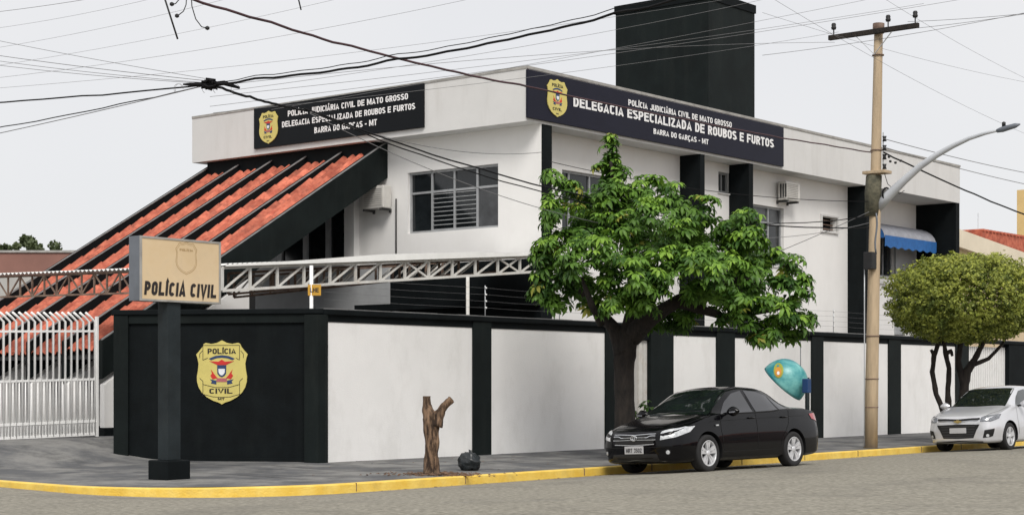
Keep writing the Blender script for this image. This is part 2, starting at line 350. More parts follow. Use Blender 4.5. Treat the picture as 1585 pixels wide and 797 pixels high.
# badge -----------------------------------------------------------------
SH = [(0, 0), (45, 24), (95, 34), (150, 24), (168, 34), (182, 66), (212, 105), (238, 135), (226, 175), (216, 225), (222, 290), (232, 350), (230, 400), (215, 455), (185, 505), (140, 548), (80, 583), (30, 600), (0, 618)]
def badge(th, B, w, h, parent=None, full=True):
    """shield in basis B (origin at its centre)"""
    sx = w / 476.; sy = h / 618.
    half = [(x * sx, (309 - y) * sy) for x, y in SH]; poly = half + [(-x, y) for x, y in half[-2:0:-1]]
    e = MB(B); e.prism(poly, 0, .02, 2)
    pl = th.part('badge_plate', e, M['yellow'], parent, recalc=True)
    q = parent or pl
    def shp(name, pts, m, z0=.02, z1=.026):
        k = MB(B); k.prism([(x * sx, (309 - y) * sy) for x, y in pts], z0, z1, 2); return th.part(name, k, m, q, recalc=True)
    def line(pts, wd):
        k = MB(B); P = [(x * sx, (309 - y) * sy) for x, y in pts]
        for a, b in zip(P, P[1:]):
            d = Vector((b[0] - a[0], b[1] - a[1])); d.normalize(); nx, ny = -d.y * wd / 2, d.x * wd / 2
            k.add([(a[0] - nx, a[1] - ny, .0235), (b[0] - nx, b[1] - ny, .0235), (b[0] + nx, b[1] + ny, .0235), (a[0] + nx, a[1] + ny, .0235)], [(0, 1, 2, 3)])
        return k
    if full:
        o = MB(B)
        lines = [[(-175, 190), (-175, 48), (165, 48), (165, 190)], [(-175, 190), (-130, 170)], [(165, 190), (130, 170)], [(-175, 540), (-175, 395), (-205, 365)], [(165, 540), (165, 395), (195, 365)], [(-175, 520), (-80, 545), (0, 550), (80, 545), (165, 520)], [(-175, 425), (-60, 455), (60, 455), (165, 425)],
                 [(-205, 170), (-205, 130), (-180, 100)], [(200, 170), (200, 130), (175, 100)]]
        for l in lines: k = line(l, 5 * sx); o.v += k.v; n0 = len(o.v) - len(k.v); o.f += [[n0 + i for i in f] for f in k.f]; o.sm += k.sm; o.mi += k.mi
        th.part('badge_linework', o, M['dletter'], q)
    c = (10, 105)
    def tb(txt, cx, cy, tw, hh, off=.03):
        O = Vector(B[0]) + Vector(B[1]) * (cx * sx) + Vector(B[2]) * ((309 - cy) * sy) + Vector(B[3]) * .021
        th.part('lettering', text_mb(txt, tw * sx, hh * sy, (O, B[1], B[2], B[3]), .006, off), M['dletter'], q)
    tb('POLÍCIA', 0, 104, 262, 52, .19); tb('CIVIL', -8, 489, 215, 48, .19); tb('MT', -5, 565, 62, 22, .2)
    shp('badge_ribbon', [(-120, 175), (-60, 150), (0, 142), (60, 150), (120, 175), (100, 190), (50, 172), (0, 166), (-50, 172), (-100, 190)], M['bblue'])
    shp('badge_wings', [(-115, 200), (-30, 205), (0, 185), (30, 205), (115, 200), (70, 222), (40, 238), (-40, 238), (-70, 222)], M['bred'])
    shp('badge_arms_top', [(-42, 240), (42, 240), (42, 272), (-42, 272)], M['bblue'])
    shp('badge_arms', [(-42, 272), (42, 272), (40, 320), (22, 345), (0, 355), (-22, 345), (-40, 320)], M['bblue'])
    shp('badge_arms_field', [(-30, 275), (30, 275), (28, 312), (14, 332), (0, 338), (-14, 332), (-28, 312)], M['bwhite'], .026, .03)
    for sg in (-1, 1):
        shp('badge_branch', [(sg * 60, 340), (sg * 100, 280), (sg * 90, 320), (sg * 105, 340), (sg * 85, 375), (sg * 40, 362)][::sg], M['bred'])
        shp('badge_banner', [(sg * 50, 388), (sg * 110, 375), (sg * 90, 395), (sg * 100, 415), (sg * 50, 425)][::sg], M['bblue'])
    shp('badge_scroll', [(-48, 365), (48, 365), (48, 400), (-48, 400)], mat_pink)
    return pl
mat_pink = mat('badge_pink', (.42, .12, .14), .5, .1, 5)

# ================================================================ GROUND
def kerbpath(off):
    """kerb line offset outwards (towards the road) by off"""
    n0 = -4.15; t0 = -6.35; R = 2.9; pts = []
    for t in [260, 160, 100, 70] + [50 - i * 1.5 for i in range(36)]:
        if t > t0 + R + .3: pts.append((t, n0 - off))
    for i in range(17):
        a = -pi / 2 - i / 16 * pi / 2; pts.append((t0 + R + (R + off) * cos(a), n0 + R + (R + off) * sin(a)))
    for i in range(1, 30): pts.append((t0 - off, n0 + R + i * 1.5))
    pts += [(t0 - off, 90), (t0 - off, 260)]
    return pts
def lift(t, n):   # the street climbs gently up the side road
    return .055 * max(0, min(1, (n + 3.2) / 4))
def rz(q): return -.10 + .0556 * min(q, 1.8) + .006 * max(0, min(q - 1.8, 4))
rows = []
for q in (0, .25, .6, 1.2, 1.8, 3, 6, 12, 25, 60, 150, 400):
    rows.append([(t, n, rz(q) + lift(t, n) + .012 * mnoise.noise(Vector((t * .5, n * .5, 0))) * min(1, q)) for t, n in kerbpath(q)])
top('road', MB().grid(rows), M['asphalt'], (0, -8, 0), 'worn grey asphalt street in the foreground', 'road', kind='structure', recalc=True)
KH = .14
def kz(t, n): return rz(0) + KH - .05 * max(0, min(1, (n + 3.6) / 3))
kr = []
for q, f in ((0, 0), (0, .88), (-.015, 1), (-.15, 1.0)):
    kr.append([(t + .01 * mnoise.noise(Vector((t * 2, n * 2, 3))), n + .012 * mnoise.noise(Vector((t * 2, n * 2, 0))), (rz(0) - .1 if f == 0 else rz(0) + (kz(t, n) - rz(0)) * f) + lift(t, n)) for t, n in kerbpath(q)])
top('kerb', MB().grid(kr, False), M['kerb'], (0, -4.2, 0), 'yellow painted kerb edging the pavement', 'kerb', kind='structure', recalc=True)
kj = MB()
for t in [-3.2 + i * 2.6 + random.uniform(-.5, .5) for i in range(17)]:
    z = kz(t, -4.2); kj.box(t - .003, t + .003, -4.163, -4.0, z - .12, z + .002)
top('kerb_joint', kj, M['rust'], (0, -4.1, 0), 'dark joints between the kerb stones', 'joint', kind='structure')
def sm(x): x = max(0, min(1, x)); return x * x * (3 - 2 * x)
def pz(t, n, q=9): return kz(t, n) - .004 + lift(t, n) + .06 * min(1, q / 4) + .36 * sm((n - 2.4) / 2.6) * (1 if t < 5 else 0)
rows = []
ip = kerbpath(-.15)
anchors = [((t, 30.) if t > -3.3 else (-3.3, 30.)) for t, n in ip]
for j in range(61):
    f = (j / 60) ** 1.6; r = []
    for (t, n), (a, b) in zip(ip, anchors):
        if n > 29: a, b = -3.3, n + .01
        x = t + (a - t) * f; y = n + (b - n) * f
        q = min(y + 4.0, max(0, x + 6.2)) if x < -3.3 else y + 4.0
        r.append((x, y, pz(x, y, max(0, q)) + (.006 * mnoise.noise(Vector((x * 1.2, y * 1.2, 0))) if j else 0)))
    rows.append(r)
top('pavement', MB().grid(rows), M['pave'], (0, 0, 0), 'dark grey concrete pavement', 'pavement', kind='structure', recalc=True)
# slab joints pressed into the pavement (dark sealed strips)
jt = MB()
for k, t in enumerate([-3.3 + i * 2.05 for i in range(26)]):
    pts = [(-3.95 + i * .49) for i in range(9)]
    for a, b in zip(pts, pts[1:]):
        if b > -.02: b = -.02
        jt.add([(t - .012, a, pz(t, a, a + 4) + .006), (t + .012, a, pz(t, a, a + 4) + .006), (t + .012, b, pz(t, b, b + 4) + .006), (t - .012, b, pz(t, b, b + 4) + .006)], [(0, 1, 2, 3)])
for i in range(120):
    a, b = -3.2 + i * .42, -2.78 + i * .42
    jt.add([(a, -2.012, pz(a, -2.01, 2) + .006), (b, -2.012, pz(b, -2.01, 2) + .006), (b, -1.99, pz(b, -2, 2) + .006), (a, -1.99, pz(a, -2, 2) + .006)], [(0, 1, 2, 3)])
top('pavement_joint', jt, M['dark'], (0, -2, 0), 'dark joints between the pavement slabs', 'joint', kind='structure')
wm = MB(); random.seed(3)
for px, y, ln in ((96, 694, .5), (122, 695, .35), (150, 695, .3), (176, 697, .4), (108, 704, .9), (135, 708, .8), (160, 712, .5)):
    a, b = stp(px, 30.4 + (704 - y) * .09); z = 0; P = []
    for i in range(9):
        x = a + (i / 8 - .5) * ln * DX; n_ = b + (i / 8 - .5) * ln * NX; wd_ = .035 + .05 * random.random() * (1 if 0 < i < 8 else 0)
        P.append([(x - wd_ * DY, n_ - wd_ * NY, pz(x - wd_ * DY, n_ - wd_ * NY) + .009), (x + wd_ * DY, n_ + wd_ * NY, pz(x + wd_ * DY, n_ + wd_ * NY) + .009)])
    wm.grid(P, False)
if 0: top('driveway_marking', wm, M['flash'], (-5, 3, .2), 'worn white paint streaks on the driveway ramp', 'marking', kind='structure')
g = MB(); g.add([(-900, -900, -.6), (900, -900, -.6), (900, 900, -.6), (-900, 900, -.6)], [(0, 1, 2, 3)])
top('ground', g, M['pave'], (0, 0, -.6), 'far ground', 'ground', kind='structure')

# ================================================================ BOUNDARY WALL
WZ0, WZ1 = .0, 2.84
ww = Thing('boundary_wall', (0, 0, 0), 'white panelled street wall with black pillars and black coping around the police station', 'wall')
pill = [(733, 761), (938, 972), (1008, 1043), (1110, 1138), (1257, 1275), (1376, 1395), (1480, 1500), (1562, 1612)]
pt = [(tl(a, -.04), tl(b, -.04)) for a, b in pill]
edges = [(0.0, .0)] + pt
# corner pillar where the street wall meets the slanted black wall
CH0 = Vector((0, 0)); CH1 = Vector((-1.9, 3.43)); chd = (CH1 - CH0).normalized(); chn = Vector((-chd.y, chd.x))   # outward?
if chn.dot(Vector((-21, -21))) < 0: chn = -chn
chl = (CH1 - CH0).length
BC = (Vector((CH1.x, CH1.y, 0)), Vector((-chd.x, -chd.y, 0)), Vector((0, 0, 1)), Vector((chn.x, chn.y, 0)))   # x from left end to corner
cp = MB(); cp.prism([(.08, -.05), (.08, .2), (-.14, .26), (-.26, .2), (-.16, -.05), (-.02, -.08)], WZ0, 2.70, 2)
ww.part('pillar', cp, M['blackg'], recalc=True)
for a, b in pt: ww.part('pillar', MB().box(a, b, -.04, .2, WZ0, 2.70), M['blackg'] if b - a < 1.2 else M['black'], bevel=.008)
for i in range(len(pt)):
    a = (.08 if i == 0 else pt[i - 1][1]); b = pt[i][0]
    if i in (2, 7): continue    # gate openings
    ww.part('wall_panel', MB().box(a, b, .0, .16, WZ0, 2.575), M['white2'])
    ww.part('panel_head', MB().box(a, b, -.012, .18, 2.575, 2.70), M['black'])
ww.part('panel_head', MB().box(pt[1][1], pt[2][0], .0, .18, 2.45, 2.70), M['black'])
endt = pt[-1][1] + 4
ww.part('coping', MB().box(-.02, endt, -.07, .24, 2.70, 2.80), M['black'], bevel=.015)
k = MB()
for i in range(60):
    t0 = -.02 + i * (endt) / 60; k.box(t0, t0 + endt / 60 - .02, -.05, .22, 2.80, 2.812 + random.uniform(0, .006))
ww.part('coping_ridge', k, M['cap'])
cw = Thing('boundary_wall', (CH1.x, CH1.y, 0), 'slanted black corner wall bearing the police shield', 'wall')
k = MB(BC); k.box(.28, chl - .1, WZ0, 2.68, -.16, -.05); cw.part('wall_panel', k, M['black'])
k = MB(BC); k.box(0, .28, WZ0, 2.72, -.26, .02); cw.part('pillar', k, M['blackg'], bevel=.01)
k = MB(BC); k.box(.28, chl - .16, 2.56, 2.72, -.2, .0); cw.part('panel_head', k, M['blackg'], bevel=.008)
k = MB(BC); k.box(-.03, chl + .02, 2.72, 2.81, -.28, .045); cw.part('coping', k, M['black'], bevel=.01)
k = MB(BC); k.box(.28, chl - .25, WZ0, .16, -.16, -.035); cw.part('skirting', k, M['black'])
# badge on the black wall
bx = None
def bcx(px):   # x along the chamfer wall for pixel column
    u = (px - CX) / F; o = Wd(CH1.x, CH1.y); e = Wd(CH0.x, CH0.y) - o; e.normalize()
    return (u * o.y - o.x) / (e.x - u * e.y)
bxc = bcx(342.5); wp = Wd(CH1.x, CH1.y) + (Wd(0, 0) - Wd(CH1.x, CH1.y)).normalized() * bxc
zc = CAMZ + (HOR - 576) * wp.y / F
bw = (bcx(382.5) - bcx(303)); bh = 99 / F * wp.y
O = BC[0] + BC[1] * bxc + Vector((0, 0, zc)) + BC[3] * (-.046)
bt = Thing('police_badge_sign', (O.x, O.y, O.z), 'large yellow police shield reading POLÍCIA CIVIL on the black corner wall', 'badge')
badge(bt, (O, BC[1], BC[2], BC[3]), bw, bh)

# pedestrian gate by the tree
g0, g1 = pt[1][1], pt[2][0]
gt = Thing('pedestrian_gate', (g0, .1, .08), 'narrow light grey pedestrian gate beside the tree trunk', 'gate')
gt.part('gate_panel', MB().box(g0 + .02, g1 - .34, .10, .13, .15, 2.44), M['neigh'])
for a, b in ((g1 - .33, g1 - .19), (g1 - .16, g1 - .02)): gt.part('gate_post', MB().box(a, b, .06, .14, .08, 2.44), M['metalw'])
# slatted gate at far right
g0, g1 = pt[6][1], pt[7][0]
gt = Thing('slatted_gate', (g0, .1, .08), 'white slatted metal gate behind the trimmed tree', 'gate')
gt.part('gate_frame', MB().box(g0, g1, .12, .15, 2.5, 2.6).box(g0, g1, .12, .15, .15, .25).box(g0, g1, .14, .15, .25, 2.5), M['neigh'])
ns = 22
for i in range(ns):
    x = g0 + (i + .3) * (g1 - g0) / ns
    gt.part('slat', MB().box(x, x + (g1 - g0) / ns * .55, .09, .12, .2, 2.6), M['gatew'])

# electric fence
ef = Thing('electric_fence', (2, .1, 2.8), 'thin electric security fence wires and posts on top of the street wall', 'security fence')
pts_ = [tl(751, .1), tl(866, .1), tl(1000, .1), tl(1140, .1), tl(1290, .1), tl(1420, .1)]
pts_ = [.1] + pts_
for t in pts_[1:]:
    ef.part('post', MB().tube([(t, .1, 2.8), (t, .1, 3.42)], .011, 6), M['galv'])
    k = MB()
    for z in (2.98, 3.11, 3.24, 3.37): k.lathe([(0, z - .02), (.022, z - .015), (.022, z + .015), (0, z + .02)], 2, (t, .08, 0), 8)
    ef.part('insulators', k, M['letter'])
for z in (2.98, 3.11, 3.24, 3.37):
    k = MB(); P = []
    for a, b in zip(pts_, pts_[1:]):
        for i in range(4): P.append((a + (b - a) * i / 4, .07, z - .015 * sin(pi * i / 4)))
    P.append((pts_[-1], .07, z)); k.tube(P, .0022, 4, smooth=False); ef.part('fence_wire', k, M['wire'])

# ================================================================ STATION BUILDING
PN = 1.17; PT = 7.19; WT = 7.69; PE = 28.7; PB = 12.1; PZ0 = 7.09; PZ1 = 8.27; RN = 1.77
bd = Thing('police_station', (WT, PN, 0), 'two storey white police station with black pillars and a sloping red tiled side roof', 'building')
def part(n, mb, m, **k): return bd.part(n, mb, m, **k)
part('parapet', MB().box(PT, PE, PN, PB, PZ0, PZ1 - .06), M['parapet'])
part('flashing', MB().box(PT - .015, PE + .015, PN - .02, PN + .2, PZ1 - .06, PZ1), M['flash'])
part('flashing', MB().box(PT - .015, PT + .2, PN + .2, PB, PZ1 - .06, PZ1 - .005), M['flash'])
# ---- left facade (plane t=WT facing -t): basis x = -n direction measured as n ascending from right; use x=n, outward -t
BL = (Vector((WT, 0, 0)), Vector((0, 1, 0)), Vector((0, 0, 1)), Vector((-1, 0, 0)))
def nL(px): return nl(px, WT)
wa, wb = nL(771), nL(631); wz0, wz1 = zy(362, WT, wb), zy(268, WT, wb)
nR = 5.73
ga, gb = nL(540), nL(395); gz0, gz1 = zy(404, WT, ga), 6.2
lw = MB(BL); holed(lw, RN, PB - .3, 4.20, PZ0, .25, [(wa, wb, wz0, wz1), (ga, gb, gz0, gz1)])
part('wall', lw, M['white'])
sp = nL(604)
k = MB(BL); k.box(RN, sp, 0, 4.20, -.25, 0); part('lower_wall', k, M['black'])
k = MB(BL); k.box(sp, PB - .3, 0, 4.20, -.25, 0); part('lower_wall', k, M['lowgrey'])
k = MB(BL); k.box(PN + .02, nL(560), zy(478, WT, 4), zy(468, WT, 4), 0, .25); part('ledge', k, M['black'])
def window(th, B, x0, x1, z0, z1, cols, rows, depth=.10, fw=.05, louvre=(), gm=None, sill=True, flip=False):
    """frame, panes and bars; x positions of mullions (fractions), rows fractions from the bottom"""
    fr = MB(B)
    fr.box(x0, x1, z0, z0 + fw, -depth - .04, -depth + .02); fr.box(x0, x1, z1 - fw, z1, -depth - .04, -depth + .02)
    fr.box(x0, x0 + fw, z0 + fw, z1 - fw, -depth - .04, -depth + .02); fr.box(x1 - fw, x1, z0 + fw, z1 - fw, -depth - .04, -depth + .02)
    xs = [x0] + [x0 + (x1 - x0) * c for c in cols] + [x1]; zs = [z0] + [z0 + (z1 - z0) * r for r in rows] + [z1]
    w2 = fw * .5
    for x in xs[1:-1]: fr.box(x - w2, x + w2, z0 + fw, z1 - fw, -depth - .035, -depth + .015)
    for z in zs[1:-1]: fr.box(x0 + fw, x1 - fw, z - w2, z + w2, -depth - .03, -depth + .01)
    fo = th.part('window', fr, M['alu'])
    for i in range(len(xs) - 1):
        for j in range(len(zs) - 1):
            p = MB(B); a, b, c, d = xs[i], xs[i + 1], zs[j], zs[j + 1]
            tlt = random.uniform(-.006, .006)
            p.add([(a, c, -depth - .02 + tlt), (b, c, -depth - .02 - tlt), (b, d, -depth - .022), (a, d, -depth - .018)], [(0, 1, 2, 3)])
            th.part('pane', p, gm(i, j) if gm else M['glass'], fo)
            if (i, j) in louvre:
                q = MB(B); n = 9
                for s_ in range(n):
                    z = c + (d - c) * (s_ + .6) / (n + .2); q.box(a + w2, b - w2, z - .005, z + .005, -depth - .005, -depth + .012)
                th.part('window_bars', q, M['bars'], fo)
    if sill:
        k = MB(B); k.box(x0 - .04, x1 + .04, z0 - .05, z0, -depth, .035); th.part('sill', k, M['parapet'], fo)
    # dark room behind
    k = MB(B); k.box(x0 - .1, x1 + .1, z0 - .1, z1 + .1, -.75, -.7); th.part('room_back', k, M['dark'], fo)
    return fo
window(bd, BL, wa, wb, wz0, wz1, [.25, .5, .75], [.66], louvre={(1, 0), (2, 0)}, gm=lambda i, j: [M['glass2'], M['glass'], M['glass'], M['glass']][i] if j == 0 else M['glass'], sill=False)
# strip glazing under the rake
fo = None
fr = MB(BL)
xs = [ga, nL(506), nL(471), nL(432), gb]
for x in xs: fr.box(x - .07, x + .07, gz0, gz1, -.12, -.02)
fr.box(ga + .07, gb, gz0 - .06, gz0 + .02, -.12, -.01)
fo = part('window', fr, M['alu'])
for a, b in zip(xs, xs[1:]):
    k = MB(BL); k.box(a + .07, b - .07, gz0 + .02, gz1, -.09, -.08); bd.part('pane', k, M['glass'], fo)
k = MB(BL); k.box(ga, gb, gz0 - .1, gz1, -.9, -.85); bd.part('room_back', k, M['dark'], fo)
k = MB(BL); k.box(nL(556), nL(541), 4.20, 6.9, 0, .18); part('pilaster', k, M['white'])
# soffit line of the corner fin, white skin over its side
k = MB(BL); k.box(PN + .006, RN, 4.20, PZ0, -.014, 0); part('corner_skin', k, M['white']); k = MB(BL); k.box(PN + .006, RN, 0, 4.20, -.014, 0); part('corner_skin', k, M['black'])
# ---- right facade (plane n=RN facing -n)
BR = (Vector((0, RN, 0)), Vector((1, 0, 0)), Vector((0, 0, 1)), Vector((0, -1, 0)))
def zR(y, px, n=RN): return zy(y, tl(px, n), n)
cf1 = tl(855, PN)
part('fin', MB().box(WT + .014, cf1, PN + .012, RN + .01, 0, PZ0), M['black'])
fins = [(1053, 1091), (1132, 1166)]
finb = []
for a, b in fins:
    tb_ = tl(b, PN); ta = tb_ - .2; finb.append((ta, tb_))
    part('fin', MB().box(ta, tb_, PN + .004, RN + .01, 0, PZ0), M['black'])
t5b = tl(1347, PN); t5a = t5b - .22
part('fin', MB().box(t5a, t5b, PN + .004, RN + .9, 0, PZ0), M['black'])
tE = PE - .02; part('fin', MB().box(tE - .25, tE, PN + .004, RN + 1.4, 0, PZ0), M['black'])
w1 = (tl(870, RN), tl(962, RN), zR(360, 900), zR(264, 880))
w2_ = (tl(1135, RN), tl(1213, RN), zR(412, 1210), zR(323, 1213))
w3 = (tl(1112, RN), tl(1130, RN), zR(298, 1120), zR(266, 1115))
vv = (tl(1271, RN), tl(1295, RN), zR(358, 1283), zR(336, 1283))
k = MB(BR); holed(k, cf1, t5a, 0, PZ0, .2, [w1, w2_, w3, vv]); part('wall', k, M['white'])
window(bd, BR, *w1, [.16, .5, .84], [.68])
window(bd, BR, *w2_, [.36, .74], [.72], louvre={(1, 0)}, gm=lambda i, j: M['glass2'] if j else M['glass'])
window(bd, BR, *w3, [.5], [])
k = MB(BR); k.box(vv[0] - .02, vv[1] + .02, vv[2] - .02, vv[3] + .02, -.5, -.45); k2 = part('room_back', k, M['rust'])
k = MB(BR)
k.box(vv[0] - .05, vv[1] + .05, vv[3], vv[3] + .05, -.02, .05); k.box(vv[0] - .05, vv[1] + .05, vv[2] - .05, vv[2], -.02, .05); k.box(vv[1], vv[1] + .05, vv[2], vv[3], -.02, .05); k.box(vv[0] - .05, vv[0], vv[2], vv[3], -.02, .05)
part('vent_frame', k, M['parapet'])
for i in range(3):
    z = vv[2] + (vv[3] - vv[2]) * (i + .5) / 3.3
    k = MB(BR); k.box(vv[0], vv[1], z, z + .03, -.2, -.12); part('vent_slat', k, M['rust'])
# recess at the right end
RC = RN + .75
BRR = (Vector((0, RC, 0)), Vector((1, 0, 0)), Vector((0, 0, 1)), Vector((0, -1, 0)))
w4 = (tl(1357, RC), tl(1384, RC), zR(428, 1370, RC), zR(352, 1370, RC))
k = MB(BRR); holed(k, t5b, tE - .25, 0, PZ0, .2, [w4]); part('wall', k, M['white'])
window(bd, BRR, *w4, [.5], [])
k = MB(BRR); k.box(tl(1384, RC), tl(1398, RC), 3.0, zR(352, 1390, RC), -.0, .06); part('shutter', k, M['lowgrey'])
k = MB(BRR); k.box(tl(1398, RC), tl(1432, RC), 3.2, zR(352, 1400, RC), -.0, .02); part('render_patch', k, M['lowgrey'])
k = MB(BRR); k.box(t5b, tE - .25, zR(440, 1370, RC), zR(436, 1370, RC), 0, .06); part('ledge', k, M['parapet'])
# back/right walls to close the volume
part('wall', MB().box(PE - .3, PE - .02, RN + 1.4, PB - .3, 0, PZ0), M['white'])
part('wall', MB().box(WT + .25, PE - .3, PB - .5, PB - .3, 0, PZ0), M['white'])
part('roof', MB().box(PT + .2, PE - .02, PN + .2, PB - .02, PZ1 - .06, PZ1 - .05), M['cap'])
# tower
TZ = 11.65
part('tower', MB().box(16.17, 18.45, 2.36, 5.32, PZ1 - .1, TZ - .22), M['blackg'])
part('tower_cap', MB().box(16.14, 18.48, 2.33, 5.35, TZ - .22, TZ), M['black'])
# ---- sloping side roof
SL = .595; R_E = 8.05
def rzf(r): return 7.115 - SL * r
nb = 6; sp_ = (11.87 - 5.73 - .12) / 5; bn = [5.73 + i * sp_ for i in range(nb)]
for i, n0 in enumerate(bn):
    t0, t1 = WT - R_E - .05, WT + (0 if 1 else 0)
    poly = [(t1, 7.085), (t1, 7.03 - .76), (t0 + .0, rzf(R_E) - .80 + .05), (t0, rzf(R_E) + .01), (t1 - .066, 7.085)]
    part('roof_beam', MB().prism(poly, n0, n0 + .12, 1), M['blackg'] if i == 0 else M['black'], recalc=True)
    c = MB(); c.prism([(t1 - .03, 7.087), (t1 - .066, 7.087), (t0, rzf(R_E) + .012), (t0, rzf(R_E) + .035)], n0 - .006, n0 + .05, 1)
    part('beam_capping', c, M['cap'], recalc=True)
    zt = lambda t: 7.07 - SL * (WT - t) - .80
    fw = MB(); fw.prism([(t0 + .04, .25), (t0 + .04, zt(t0 + .04) - .01), (3.4, zt(3.4) - .01), (3.4, .25)], n0 - .01, n0 + .13, 1)
    part('buttress', fw, M['white'], recalc=True)
    part('buttress_skirting', MB().box(t0 + .02, 3.4, n0 - .03, n0 + .15, .2, .62), M['black'])
part('wall', MB().box(3.4, 3.6, 5.75, PB - .3, .2, 4.2), M['dark'])
# tiles
def tile_mesh():
    prof = [(-.125, .0), (-.08, -.012), (-.035, -.005), (-.01, .035), (.04, .062), (.09, .045), (.125, .0)]
    ln = .47; mb = MB(); rows = []
    for x, sc in ((0, 1.0), (ln, .92)): rows.append([(x, p[0] * sc, p[1]) for p in prof])
    mb.grid(rows)
    mb.grid([[(0, p[0], p[1]) for p in prof], [(0, p[0], p[1] - .018) for p in prof]], False)
    return mb
tm0 = tile_mesh()
ang = math.atan(SL); ca, sa = cos(ang), sin(ang)
cand = []
Lr = R_E / ca; nrow = 23; pitch = Lr / nrow
for b in range(5):
    w0 = bn[b] + .12; wdt = bn[b + 1] - w0; nc = 4; cw_ = wdt / nc
    for r in range(nrow):
        for c in range(nc):
            cand.append((b, r, c, w0 + (c + .5) * cw_, cw_))
cand.sort(key=lambda q: (-(q[0] * 1.0 + q[1] * .18)), reverse=True)
cand.sort(key=lambda q: q[0] * 2.2 - 0 + q[1] * .13)
tparts = cand[:300]; rest = cand[300:]
deck = None
dk = MB(); dk.prism([(WT, 6.82), (WT, 6.76), (WT - R_E, rzf(R_E) - .36), (WT - R_E, rzf(R_E) - .30)], bn[0] + .12, bn[-1], 1)
deck = part('roof_deck', dk, M['dark'], recalc=True)
tme = tm0.mesh('roof_tile'); fixn(tme); tme.materials.append(M['tile'])
def tile_mat(b, r, c, n, cw_):
    jit = .012 if b else .028
    rr = (r) * pitch / Lr * R_E   # distance down slope from ridge, horizontal
    rlow = (r + 1) * R_E / nrow
    t = WT - rlow; z = rzf(rlow) - .245 + random.uniform(0, .012) + .004
    if b == 0: z += .06
    R_ = Matrix(((ca, 0, -sa), (0, 1, 0), (sa, 0, ca))).to_4x4()
    S_ = Matrix.Diagonal((1, cw_ / .235, 1, 1))
    J = Matrix.Rotation(random.uniform(-jit, jit) * 1.6, 4, 'Z') @ Matrix.Rotation(-.085 + random.uniform(-jit, jit) * .4, 4, 'Y')
    return Matrix.Translation(Vector((t + random.uniform(-jit, jit), n + random.uniform(-.5, .5) * jit, z))) @ R_ @ J @ S_
for q in tparts:
    ob = bpy.data.objects.new('roof_tile', tme); C.objects.link(ob); ob.parent = bd.e
    ob.matrix_local = Matrix.Translation(-bd.o) @ tile_mat(*q)
mb = MB()
for q in rest:
    m4 = tile_mat(*q); b0 = len(mb.v); mb.v += [m4 @ v for v in tm0.v]; mb.f += [[b0 + i for i in f] for f in tm0.f]; mb.sm += tm0.sm; mb.mi += tm0.mi
part('roof_tiles', mb, M['tile'], kind='stuff', recalc=True)

k = MB(BL); k.box(bn[0] + .12, bn[-1], 6.5, PZ0, 0, .3); part('roof_head', k, M['black'])
# ---- signs on the parapet
def sign_board(px0, px1, left, label, rows_, panel_m, badge_px, emb):
    if not left:
        t0, t1 = tl(px0, PN - .06), tl(px1, PN - .06)
        z1 = PZ1 - .09; z0 = zy(182, t0, PN - .06)
        O = Vector(((t0 + t1) / 2, PN - .004, (z0 + z1) / 2)); B = (O, Vector((1, 0, 0)), Vector((0, 0, 1)), Vector((0, -1, 0))); w_ = t1 - t0
        px2 = lambda p: tl(p, PN - .06) - O.x
    else:
        n0, n1 = nl(px0, PT - .06), nl(px1, PT - .06)
        z1 = zy(168, PT - .06, n0) ; z0 = zy(231, PT - .06, n0)
        O = Vector((PT - .004, (n0 + n1) / 2, (z0 + z1) / 2)); B = (O, Vector((0, -1, 0)), Vector((0, 0, 1)), Vector((-1, 0, 0))); w_ = n0 - n1
        px2 = lambda p: O.y - nl(p, PT - .06)
    h_ = z1 - z0
    th = Thing('sign_board', (O.x, O.y, O.z), label, 'sign')
    k = MB(B); k.box(-w_ / 2, w_ / 2, -h_ / 2, h_ / 2, .0, .06); th.part('panel', k, panel_m, bevel=.006)
    a, b = px2(badge_px[0]), px2(badge_px[1]); ob = O + B[1] * ((a + b) / 2) + B[3] * .061 + B[2] * emb * h_
    badge(th, (ob, B[1], B[2], B[3]), b - a, h_ * .80, full=False)
    for txt, p0, p1, fy, fh, off in rows_:
        a, b = px2(p0), px2(p1); oo = O + B[1] * ((a + b) / 2) + B[2] * (fy * h_) + B[3] * .061
        th.part('lettering', text_mb(txt, b - a, fh * h_, (oo, B[1], B[2], B[3]), .01, off), M['letter'])
    return th
sign_board(817, 1213, False, 'long navy sign with police shield on the parapet facing the street', [
    ('POLÍCIA JUDICIÁRIA CIVIL DE MATO GROSSO', 972, 1132, .27, .135, .2), ('DELEGACIA ESPECIALIZADA DE ROUBOS E FURTOS', 887, 1197, .03, .215, .21), ('BARRA DO GARÇAS - MT', 1011, 1096, -.26, .125, .2)], M['navy'], (846, 877), .02)
sign_board(393, 655, True, 'shorter black sign with police shield on the parapet above the tiled roof', [
    ('POLÍCIA JUDICIÁRIA CIVIL DE MATO GROSSO', 446, 632, .245, .14, .2), ('DELEGACIA ESPECIALIZADA DE ROUBOS E FURTOS', 437, 643, .0, .14, .2), ('BARRA DO GARÇAS - MT', 487, 584, -.245, .14, .2)], M['signblack'], (402, 431), -.02)

